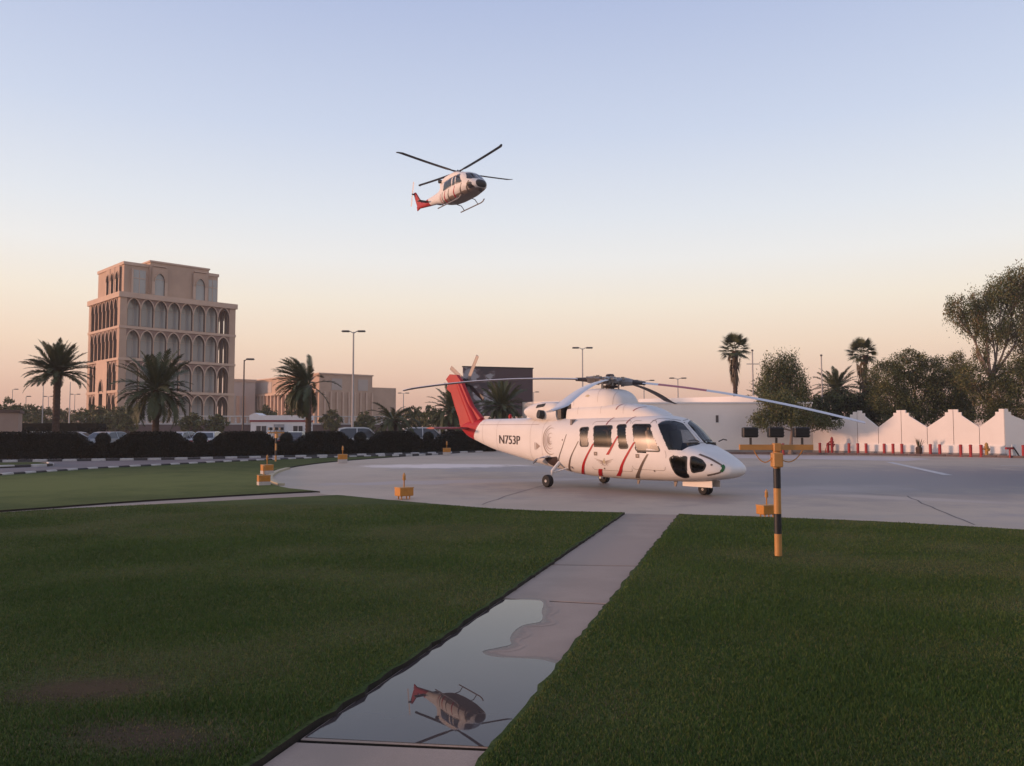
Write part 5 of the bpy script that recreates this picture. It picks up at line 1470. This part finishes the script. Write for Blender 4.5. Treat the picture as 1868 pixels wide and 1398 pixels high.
def build_flying_heli():
    root = thing("flying_helicopter", "white helicopter with red tail and skids flying against the sky", "helicopter", (-5.364, 77.61, 26.98))
    root.rotation_mode = 'XYZ'
    Mx = Matrix.Rotation(-.936, 4, 'Z') @ Matrix.Rotation(-.041, 4, 'Y') @ Matrix.Rotation(.018, 4, 'X')
    root.rotation_euler = Mx.to_euler()
    Bd = Loft([(-8.1, -1.62, -1.30, .10, 2.0), (-7.2, -1.75, -1.22, .2, 2.2), (-5.5, -1.98, -1.18, .33, 2.4), (-3.6, -2.25, -1.1, .47, 2.6), (-2.6, -2.55, -1.0, .72, 2.6), (-1.9, -2.8, -.85, 1.05, 2.7), (-1.0, -2.95, -.68, 1.28, 2.9), (.2, -3.0, -.62, 1.33, 3.0), (1.6, -2.98, -.64, 1.31, 3.0), (2.4, -2.94, -.76, 1.24, 2.8), (2.9, -2.9, -1.05, 1.14, 2.6), (3.4, -2.84, -1.5, .98, 2.5), (3.8, -2.76, -1.82, .76, 2.4), (4.1, -2.65, -2.02, .5, 2.2), (4.27, -2.5, -2.18, .24, 2.0), (4.3, -2.4, -2.28, .06, 2.0)])
    X = [-8.1 + .08 * k for k in range(155)] + [4.27, 4.3]
    Bd.mesh(X, 64, lambda c: 1 if c.x < -5.3 - (c.z + 1.5) * .5 else (2 if c.x > 3.98 else (3 if c.z < -2.72 else 0))).build("fuselage", [M_hw, M_hr, M_hblk, mat("belly_brown", (.29, .205, .155), .5, var=.3, vs=2)], root, True)
    M_fg = mat("dark_glass", (.025, .022, .024), .06, .7)
    for s in (-1, 1):
        for poly, nm in (([(1.55, -1.85), (2.45, -1.9), (2.05, -1.02), (1.55, -.98)], "door_window"), ([(.95, -1.85), (1.38, -1.85), (1.38, -.98), (1.0, -.98)], "door_window"), ([(-.75, -1.9), (.75, -1.85), (.75, -.98), (-.62, -1.0)], "cabin_window"), ([(3.15, -2.72), (3.72, -2.66), (3.55, -2.2), (3.1, -2.2)], "chin_window")):
            p = round_poly(poly, .1); o = patch(MB(), p, lambda a, b: Bd.side_pt(a, b, s, .012), 0, 10, 6).build(nm, M_fg, root, False, False)
            ring(MB(), p, 0, .05, lambda a, b: Bd.side_pt(a, b, s, .016)).build("frame", M_hbr, o, False, False)
        wsp = round_poly([(.06, -.98), (.85, -1.0), (1.08, -1.75), (.9, -1.88), (.06, -1.80)], .08)
        patch(MB(), wsp, lambda a, b: Bd.front_pt(s * a, b, 1.8, .015), 0, 10, 6).build("windscreen", M_fg, root, False, False)
        sd = lambda x, z: (x, Bd.phi_z(x, z))
        for k, (x, m) in enumerate(((-2.5, M_hbr), (-1.95, M_hr), (-1.4, M_hbr), (-.85, M_hr), (-.1, M_hbr), (.9, M_hr), (2.0, M_hbr), (2.9, M_hbr))):
            stripe(MB(), Bd, [sd(x + .45, -2.0), sd(x + .1, -2.5), sd(x - .2, Bd.b(x) + .04)], .09, .26, s).build("stripe", m, root, False, False)
        Ex = Loft([(-2.4, -.62, -.30, .12, 2), (-2.0, -.72, -.2, .26, 2.4), (-1.0, -.8, -.12, .36, 2.8), (.2, -.8, -.14, .38, 2.8), (.9, -.8, -.3, .32, 2.4), (1.3, -.76, -.5, .18, 2.0)])
        o = Ex.mesh(20, 28).build("engine_cowling", M_hw, root, True); o.location = (0, s * .36, 0)
        MB().tube([(-2.2, s * .42, -.42), (-2.6, s * .6, -.3)], [.17, .2], 12).build("exhaust_pipe", M_hblk, root, True)
        # skid with two cross tubes
        m = MB(); m.tube([(-1.75, s * 1.35, -3.42), (1.9, s * 1.35, -3.42), (2.25, s * 1.35, -3.34), (2.45, s * 1.35, -3.18)], .06, 8); m.build("skid", M_steel, root, True)
        for x in (-1.1, 1.35): MB().tube([(x, s * .5, -2.93), (x, s * 1.0, -3.0), (x, s * 1.33, -3.40)], .045, 7).build("cross_tube", M_steel, root, True)
    MB().box((-3.0, -.28, -.75), (1.2, .28, -.35)).build("pylon", M_hw, root)
    MB().lathe([(.14, -.6), (.11, -.1), (.1, .1)], 10).build("mast", M_dsteel, root)
    m = MB(); m.lathe([(.05, -.1), (.3, -.07), (.34, 0), (.25, .07), (.1, .1), (.05, .22)], 14); hub = m.build("rotor_hub", M_dsteel, root, True)
    psi = 1.646
    for k in range(4):
        a = psi + k * math.pi / 2
        zf = lambda r: .545 * (r / 7.) ** 1.3
        MB().tube([(r * math.cos(a), r * math.sin(a), zf(r)) for r in (.2, .7, 1.1)], [.1, .08, .06], 7).build("blade_grip", M_dsteel, hub, True)
        rotor_blade("rotor_blade", .9, 7.0, .42, a, zf, root, [M_bladeg], .3, .045)
    fin = [(-7.0, -1.3), (-7.75, -.45), (-8.40, .32), (-8.80, .35), (-8.45, -.5), (-8.05, -1.4), (-8.1, -1.85), (-7.65, -1.75)]
    m = MB(); m.rings([[(-7.9 + (x + 7.9) * k, y, -.8 + (z + .8) * k) for x, z in fin] for y, k in ((-.09, .92), (0, 1), (.09, .92))], 0, True, True); m.build("tail_fin", M_hr, root)
    m = MB(); prof = [(.35, 0), (.1, .05), (-.4, 0), (.1, -.04)]
    m.rings([[(-5.4 + a * q, y, -1.62 + b) for a, b in prof] for y, q in ((-1.45, .85), (0, 1), (1.45, .85))], 0, True, True); m.build("stabiliser", M_hbr, root)
    th = (-8.55, -.32, .1); m = MB(); m.tube([(-8.55, 0, .1), (-8.55, -.36, .1)], .09, 8); o = m.build("tail_rotor_hub", M_dsteel, root, True)
    for a in (R(75), R(255)):
        m = MB(); c, s_ = math.cos(a), math.sin(a)
        m.rings([[(th[0] + r * c - t * s_ * .26, th[1] + d_, th[2] + r * s_ + t * c * .26) for t, d_ in ((.5, 0), (0, .02), (-.5, 0), (0, -.02))] for r in (.1, .4, .9, 1.3)], 0, True, True); m.build("tail_rotor_blade", M_blade, o)
    MB().lathe([(.02, 0), (.16, -.05), (.2, -.2), (.12, -.34), (.02, -.36)], 12, 0, Matrix.Translation((3.75, 0, -2.7))).build("camera_pod", M_hblk, root, True)
    return root
build_flying_heli()

# ------------------------------------------------------------------ lamp posts and poles
M_lamp = mat("lamp_post_grey", (.42, .39, .37), .5, var=.15)
M_lampd = mat("lamp_head_dark", (.10, .09, .085), .5)
def lamp_post(label, px, d, top, arms, m=M_lamp, r=.09, arm=.75):
    x, y = spot(px, d); H = hz(top, d)
    root = thing("street_lamp", label, "lamp post", (x, y, 0), 0, "lamp posts beyond the pad")
    MB().tube([(0, 0, 0), (0, 0, H * .5), (0, 0, H)], [r, r * .8, r * .55], 8).build("post", m, root, True)
    MB().lathe([(r * 2.2, 0), (r * 2.2, .03), (r * 1.3, .05), (r * 1.2, .5)], 10).build("base", m, root)
    for s in arms:
        MB().tube([(0, 0, H - .1), (s * arm * .5, 0, H + .05), (s * arm, 0, H + .05)], r * .4, 6).build("arm", m, root, True)
        q = MB(); q.cbox((s * (arm + .12), 0, H + .06), (.62, .26, .14), 0, .6); q.build("lamp_head", M_lampd, root, True)
    return root
lamp_post("tall double-headed lamp post right of the wind-swept palm", 643.5, 62, 606, (-1, 1), arm=.5, r=.1)
lamp_post("double-headed lamp post rising behind the parked rotor mast", 1063, 72, 636, (-1, 1), arm=.5)
lamp_post("shorter double lamp post right of the parked rotor hub", 1175, 100, 695, (-1, 1), arm=.9, r=.1)
lamp_post("double lamp post behind the red banded rotor blade", 1237, 95, 691, (-1, 1), arm=.6, r=.1)
lamp_post("single-armed dark lamp post right of the tower", 444, 62, 657, (1,), mat("lamp_post_dark", (.09, .07, .065), .6), arm=.35)
lamp_post("slim lamp post with one arm far left beyond the hut", 22, 130, 711, (1,), arm=.5)
lamp_post("short slim lamp post in front of the far left trees", 47, 120, 724, (1,), arm=.3)
lamp_post("tall thin lamp mast just left of the leftmost palm", 78, 110, 702, (), r=.1)
lamp_post("small double lamp post hidden behind the leftmost palm's trunk", 88, 135, 724, (-1, 1), arm=.5)
lamp_post("tall thin lamp mast just right of the leftmost palm", 127, 90, 697, (), r=.08)
lamp_post("small double lamp post between the leftmost palm and the tower", 136, 140, 720, (-1, 1), arm=.5)
lamp_post("tiny double lamp post left of the red tail fin", 736, 130, 718, (-1, 1), arm=.5)
lamp_post("tiny double lamp post right of the billboard", 973, 130, 716, (-1, 1), arm=.5)
def mast(label, px, d, top, cross):
    x, y = spot(px, d); H = hz(top, d)
    root = thing("mast", label, "mast", (x, y, 0), 0)
    MB().tube([(0, 0, 0), (0, 0, H)], [.07, .05], 7).build("pole", M_lamp, root)
    if cross: MB().box((-.45, -.03, H - 1.0), (.55, .03, H - .94)).build("crossbar", M_lamp, root)
    MB().lathe([(.09, H), (.09, H + .1), (.02, H + .14)], 8).build("cap", M_lampd, root)
mast("thin mast with a crossbar beside the taller fan palm", 1374, 60, 641, True)
mast("slim plain mast above the bushy date palm", 1500, 60, 650, False)

# ------------------------------------------------------------------ parked cars
def make_car(label, body_c, tall=False):
    root = thing("parked_car", label, "car", (0, 0, 0), 0, "cars parked behind the hedge")
    H = 1.78 if tall else 1.46; L = 4.7; W = .9
    m = mat("car_paint_%d_%d_%d" % tuple(int(c * 100) for c in body_c), body_c, .3, .5, var=.05, coat=.5)
    low = [(-2.35, .45), (-2.33, .75), (-2.2, .92), (-1.5, .97), (1.25, .93), (2.1, .78), (2.33, .62), (2.35, .4), (2.1, .25), (-2.2, .25)]
    cab = [(-2.05, .94), (-1.75, H - .1), (-1.3, H), (.1, H), (.45, H - .06), (1.25, .93)] if tall else [(-1.85, .95), (-1.15, H - .05), (-.7, H), (.15, H), (.45, H - .05), (1.3, .92)]
    mb = MB(); mb.rings([[(x * k, y, .25 + (z - .25) * (1 if k == 1 else .985)) for x, z in low] for y, k in ((-W, .965), (-W + .06, .99), (-W + .16, 1), (W - .16, 1), (W - .06, .99), (W, .965))], 0, True, True); mb.build("body", m, root, True)
    mb = MB(); mb.rings([[(x, s * (W - .07 - .22 * (z - .93) / (H - .93)), z) for x, z in cab] for s in (-1, 1)], 0, True, True); mb.build("cabin", m, root)
    gl = [(x * .93 - .02, .99 + (z - .94) * .83) for x, z in cab]
    for s in (-1, 1):
        yy = lambda z: s * (W - .06 - .22 * (z - .93) / (H - .93))
        for x0, x1 in ((-9, -.5), (-.42, 9)):
            P = [(min(max(x, x0), x1), z) for x, z in gl]
            MB().add([(x, yy(z), z) for x, z in P], [tuple(range(len(P)))]).build("side_window", M_win, root, fix=False)
    for i0, i1, nm in ((-1, -2, "windscreen"), (0, 1, "rear_window")):
        (xa, za), (xb, zb) = cab[i0], cab[i1]; q = .018 * (1 if i0 == -1 else -1)
        w0, w1 = W - .13, W - .34
        a, b = .12, .9
        MB().add([(xa + (xb - xa) * a + q, -w0, za + (zb - za) * a + .01), (xa + (xb - xa) * a + q, w0, za + (zb - za) * a + .01), (xa + (xb - xa) * b + q, w1, za + (zb - za) * b + .01), (xa + (xb - xa) * b + q, -w1, za + (zb - za) * b + .01)], [(0, 1, 2, 3)]).build(nm, M_win, root, fix=False)
    for s in (-1, 1):
        for x in (-1.45, 1.45): wheel(root, (x, s * (W - .08), .33), .33, .22)
        MB().cbox((2.27, s * .62, .66), (.14, .34, .13), 0, .4).build("headlight", mat("lamp_clear", (.6, .6, .6), .2), root)
        MB().cbox((-2.3, s * .66, .78), (.1, .3, .14), 0, .4).build("tail_light", M_hdr, root)
        MB().cbox((.78, s * (W + .08), 1.0), (.12, .18, .13), 0, .4).build("mirror", m, root)
    return root
cars = [("white saloon car behind the hedge near the leftmost palm", (.62, .61, .6), False, 140, 56, 12), ("grey car glimpsed through the first hedge notch", (.30, .32, .33), False, 207, 57, 80), ("silver car behind the hedge right of the drooping palm", (.45, .45, .45), False, 335, 58, 85), ("white hatchback glimpsed through the second hedge notch", (.6, .6, .58), False, 384, 59, 95),
        ("dark car behind the hedge in front of the white cabin", (.05, .055, .06), False, 545, 60, 88), ("silver car behind the hedge below the wind-swept palm", (.5, .5, .49), False, 606, 60, 92), ("white off-road car beside the tall double lamp post", (.64, .63, .62), True, 662, 60, 15), ("dark green car glimpsed left of the squat young palm", (.05, .08, .075), False, 708, 61, 85), ("white van-like car behind the notch left of the red tail", (.62, .6, .6), True, 778, 62, 20), ("pale car at the far left beside the beige hut", (.4, .38, .36), False, 83, 57, 95)]
for lb, c, tall, px, d, rz in cars:
    o = make_car(lb, c, tall); place(o, (*spot(px, d), -.04), R(rz))

# ------------------------------------------------------------------ pad edge lights, floodlight poles
M_or = mat("orange_paint", (.52, .21, .03), .55, var=.25, vs=8)
M_yel = mat("yellow_paint", (.50, .24, .07), .5, var=.2, vs=10)
M_stripebk = mat("stripe_black", (.018, .018, .022), .5, var=.2, vs=10)
M_lens = mat("lens_amber", (.5, .25, .08), .2)
def edge_light(label, loc, rz, white_base=False, s=1.):
    root = thing("pad_edge_light", label, "marker light", (*loc, 0), rz, "orange marker lights round the pad")
    if white_base: MB().cbox((0, 0, .08), (.40, .34, .16), 0, .12).build("base", mat("concrete_block", (.52, .46, .42), .8, var=.2, vs=6), root)
    else:
        for x in (-.12, .12):
            for y in (-.08, .08): MB().tube([(x, y, 0), (x, y, .10)], .018, 6).build("leg", M_yel, root)
    z0 = .16 if white_base else .09
    MB().cbox((0, 0, z0 + .11), (.40, .30, .22), 0, .1).build("housing", M_or, root)
    MB().box((-.205, -.155, z0 + .2), (.205, .155, z0 + .225)).build("lid", M_yel, root)
    MB().tube([(0, 0, z0 + .22), (0, 0, z0 + .42)], .016, 6).build("stem", M_or, root)
    MB().lathe([(.035, z0 + .40), (.045, z0 + .43), (.035, z0 + .50), (.045, z0 + .52), (.02, z0 + .58), (.005, z0 + .6)], 10).build("lamp", M_lens, root, True)
    root.scale = (s * .92,) * 3
    return root
edge_light("orange marker light box on the front edge of the pad left of centre", gp(737, 911), R(38))
edge_light("orange marker light box partly behind the striped pole", gp(1399, 945), R(20), s=.86)
edge_light("orange marker light on white block nearest the pad's left tip", gp(481, 884, .05), R(30), True, s=.92)
edge_light("orange marker light on white block just behind the left tip one", gp(487, 864, .05), R(35), True, s=1.05)
edge_light("distant orange marker light behind the pad below the tall lamp post", gp(625, 843, .05), R(10), True, 1.2)
edge_light("farthest orange marker light below the red tail fin", gp(815, 830.5), R(10), True, 1.25)

def flood_pole(label, loc, rz):
    root = thing("floodlight_pole", label, "floodlight", (*loc, .05), rz, "striped floodlight poles")
    r = .047
    zs = [0, .285, .545, .875, 1.135, 1.40]
    for i in range(5):
        MB().tube([(0, 0, zs[i]), (0, 0, zs[i + 1] - .001)], r, 16).build("pole_band", M_yel if i % 2 == 0 else M_stripebk, root, True)
    MB().cbox((-.01, -.04, 1.245), (.13, .15, .19), 0, .2).build("junction_box", M_yel, root)
    MB().cbox((0, 0, 1.41), (.10, .12, .11), 0, .2).build("clamp", M_yel, root)
    MB().box((-.48, -.03, 1.375), (.47, .03, 1.445)).build("cross_arm", M_yel, root)
    for x in (-.335, 0, .335):
        f = bpy.data.objects.new("floodlight", None); col.objects.link(f); f.parent = root; f.location = (x, 0, 1.445)
        MB().tube([(0, 0, 0), (0, 0, .09)], .016, 6).build("stem", M_stripebk, f)
        MB().cbox((0, .03, .16), (.195, .11, .135), 0, .2).build("lamp_case", M_stripebk, f)
        MB().box((-.08, .087, .10), (.08, .09, .22)).build("lens", mat("flood_lens", (.35, .36, .38), .1), f)
        for z in (.12, .16, .20): MB().box((-.095, -.04, z - .006), (.095, -.026, z + .006)).build("cooling_rib", M_stripebk, f)
    for a, b, dz in (((-.30, -.02, 1.375), (-.06, -.05, 1.30), .12), ((.335, -.02, 1.375), (.06, -.05, 1.25), .08)):
        a, b = Vector(a), Vector(b); P = []
        for k in range(13):
            t = k / 12; p = a.lerp(b, t); p.z -= dz * math.sin(math.pi * t) ** .8; P.append(p)
        MB().tube(P, .007, 5).build("cable", M_or, root)
    return root
flood_pole("yellow and black striped floodlight pole on the front lawn", gp(1420, 1014, .05), R(-2))
flood_pole("distant yellow and black striped floodlight pole left of the pad", gp(503, 842, .05), R(55))

# ------------------------------------------------------------------ things along the white wall
M_bol = mat("bollard_red", (.36, .028, .03), .55, var=.2, vs=4)
def bollard(i, px, dd):
    x, y = spot(px, dd)
    o = MB(); o.lathe([(.085, 0), (.085, .66), (.095, .665), (.095, .70), (.06, .72), (.005, .725)], 12)
    b = o.build("post", M_bol)
    root = thing("bollard", f"red bollard before the white wall, {ORD[i]} counted from the weeping tree", "bollard", (x, y, 0), 0, "red bollards along the white wall")
    b.parent = root
    q = MB(); q.lathe([(.13, 0), (.13, .03), (.09, .04)], 12); q.build("base", M_bol, root)
for i, px in enumerate((1494, 1509, 1547, 1563, 1578, 1611, 1627, 1643, 1695, 1712, 1750, 1768, 1787, 1864)):
    w = wa + wd * on_wall(min(px, 1831)); dd = w.y - .9
    bollard(i, px, dd)
for i, (px, dd) in enumerate(((1415, 50), (1427, 50))):
    x, y = spot(px, dd)
    root = thing("bollard", ("left" if i == 0 else "right") + " one of two red bollards left of the weeping tree's trunk", "bollard", (x, y, 0), 0, "red bollards along the white wall")
    MB().lathe([(.085, 0), (.085, .66), (.095, .665), (.095, .70), (.06, .72), (.005, .725)], 12).build("post", M_bol, root); MB().lathe([(.13, 0), (.13, .03), (.09, .04)], 12).build("base", M_bol, root)
# young spiky plant
w = wa + wd * on_wall(1674); px_, dd = 1674, w.y - .8
root = thing("spiky_plant", "stubby plant with upright spiky leaves before the sunlit gables", "plant", (*spot(1674, dd), 0))
MB().lathe([(.12, 0), (.17, .1), (.19, .45), (.14, .55)], 10).build("trunk", M_palmtr, root)
g = random.Random(4)
for k in range(13):
    a = g.uniform(0, 6.28); t = g.uniform(.15, .75); ln = g.uniform(.45, .75); d_ = Vector((math.cos(a) * math.sin(t), math.sin(a) * math.sin(t), math.cos(t))); pw = Vector((-math.sin(a), math.cos(a), 0)) * .035
    b = Vector((math.cos(a) * .08, math.sin(a) * .08, .5))
    MB().add([b - pw, b + pw, b + d_ * ln * .6 + pw, b + d_ * ln, b + d_ * ln * .6 - pw], [(0, 1, 2, 3, 4)]).build("leaf", M_frondd if k % 3 else M_frond, root, fix=False)
# hydrants
def hydrant(label, px, m, h=.75, hose=False, off=.8):
    w = wa + wd * on_wall(px); root = thing("fire_hydrant", label, "hydrant", (*spot(px, w.y - off), 0))
    MB().lathe([(.16, 0), (.16, .04), (.09, .06), (.09, h * .62), (.13, h * .64), (.13, h * .72), (.09, h * .76), (.10, h * .86), (.05, h * .97), (.01, h)], 14).build("barrel", m, root, True)
    for s in (-1, 1): MB().tube([(0, 0, h * .55), (s * .19, 0, h * .55)], .055, 10).build("outlet", m, root, True)
    MB().tube([(0, 0, h * .48), (0, -.2, h * .48)], .07, 10).build("outlet", m, root, True)
    if hose:
        MB().tube([(-.1, 0, h * .75), (-.35, -.05, h * .55), (-.42, -.05, .3), (-.45, -.05, .02)], .03, 6).build("hose", M_bol, root, True)
    return root
hydrant("tall red standpipe with a hose at the left end of the white wall", 1516, M_bol, 1.12, True)
hydrant("yellow hydrant beside a red bollard before the last lit gable", 1797, mat("hydrant_yellow", (.42, .22, .05), .6, var=.3, vs=8), .85)
# hose trolley
w = wa + wd * on_wall(1831); root = thing("hose_trolley", "red hose trolley with a dark sloping handle at the wall's corner", "trolley", (*spot(1842, w.y - 1.2), 0), R(10))
MB().tube([(-.1, 0, 0), (-.1, 0, .55)], .05, 8).build("upright", M_bol, root); MB().box((-.35, -.05, .48), (.12, .05, .60)).build("bracket", M_bol, root)
MB().tube([(.08, -.05, .62), (.25, -.05, .4), (.5, -.05, .02)], .04, 8).build("handle", M_stripebk, root); MB().box((.1, .05, 0), (.36, .08, .75)).build("backplate", M_white, root)

# ------------------------------------------------------------------ evening haze over the whole place
hm = bpy.data.materials.new("evening_haze"); hm.use_nodes = True
hn, hl = hm.node_tree.nodes, hm.node_tree.links
hn.clear()
ho = hn.new("ShaderNodeOutputMaterial"); hv = hn.new("ShaderNodeVolumePrincipled")
hv.inputs["Color"].default_value = (.96, .93, .91, 1); hv.inputs["Density"].default_value = .0005; hv.inputs["Anisotropy"].default_value = .2
hl.new(hv.outputs[0], ho.inputs["Volume"])
tag(MB().box((-260, -60, -1.0), (260, 330, 34)).build("haze", hm), "thin even evening haze filling the air", "haze", kind="stuff")
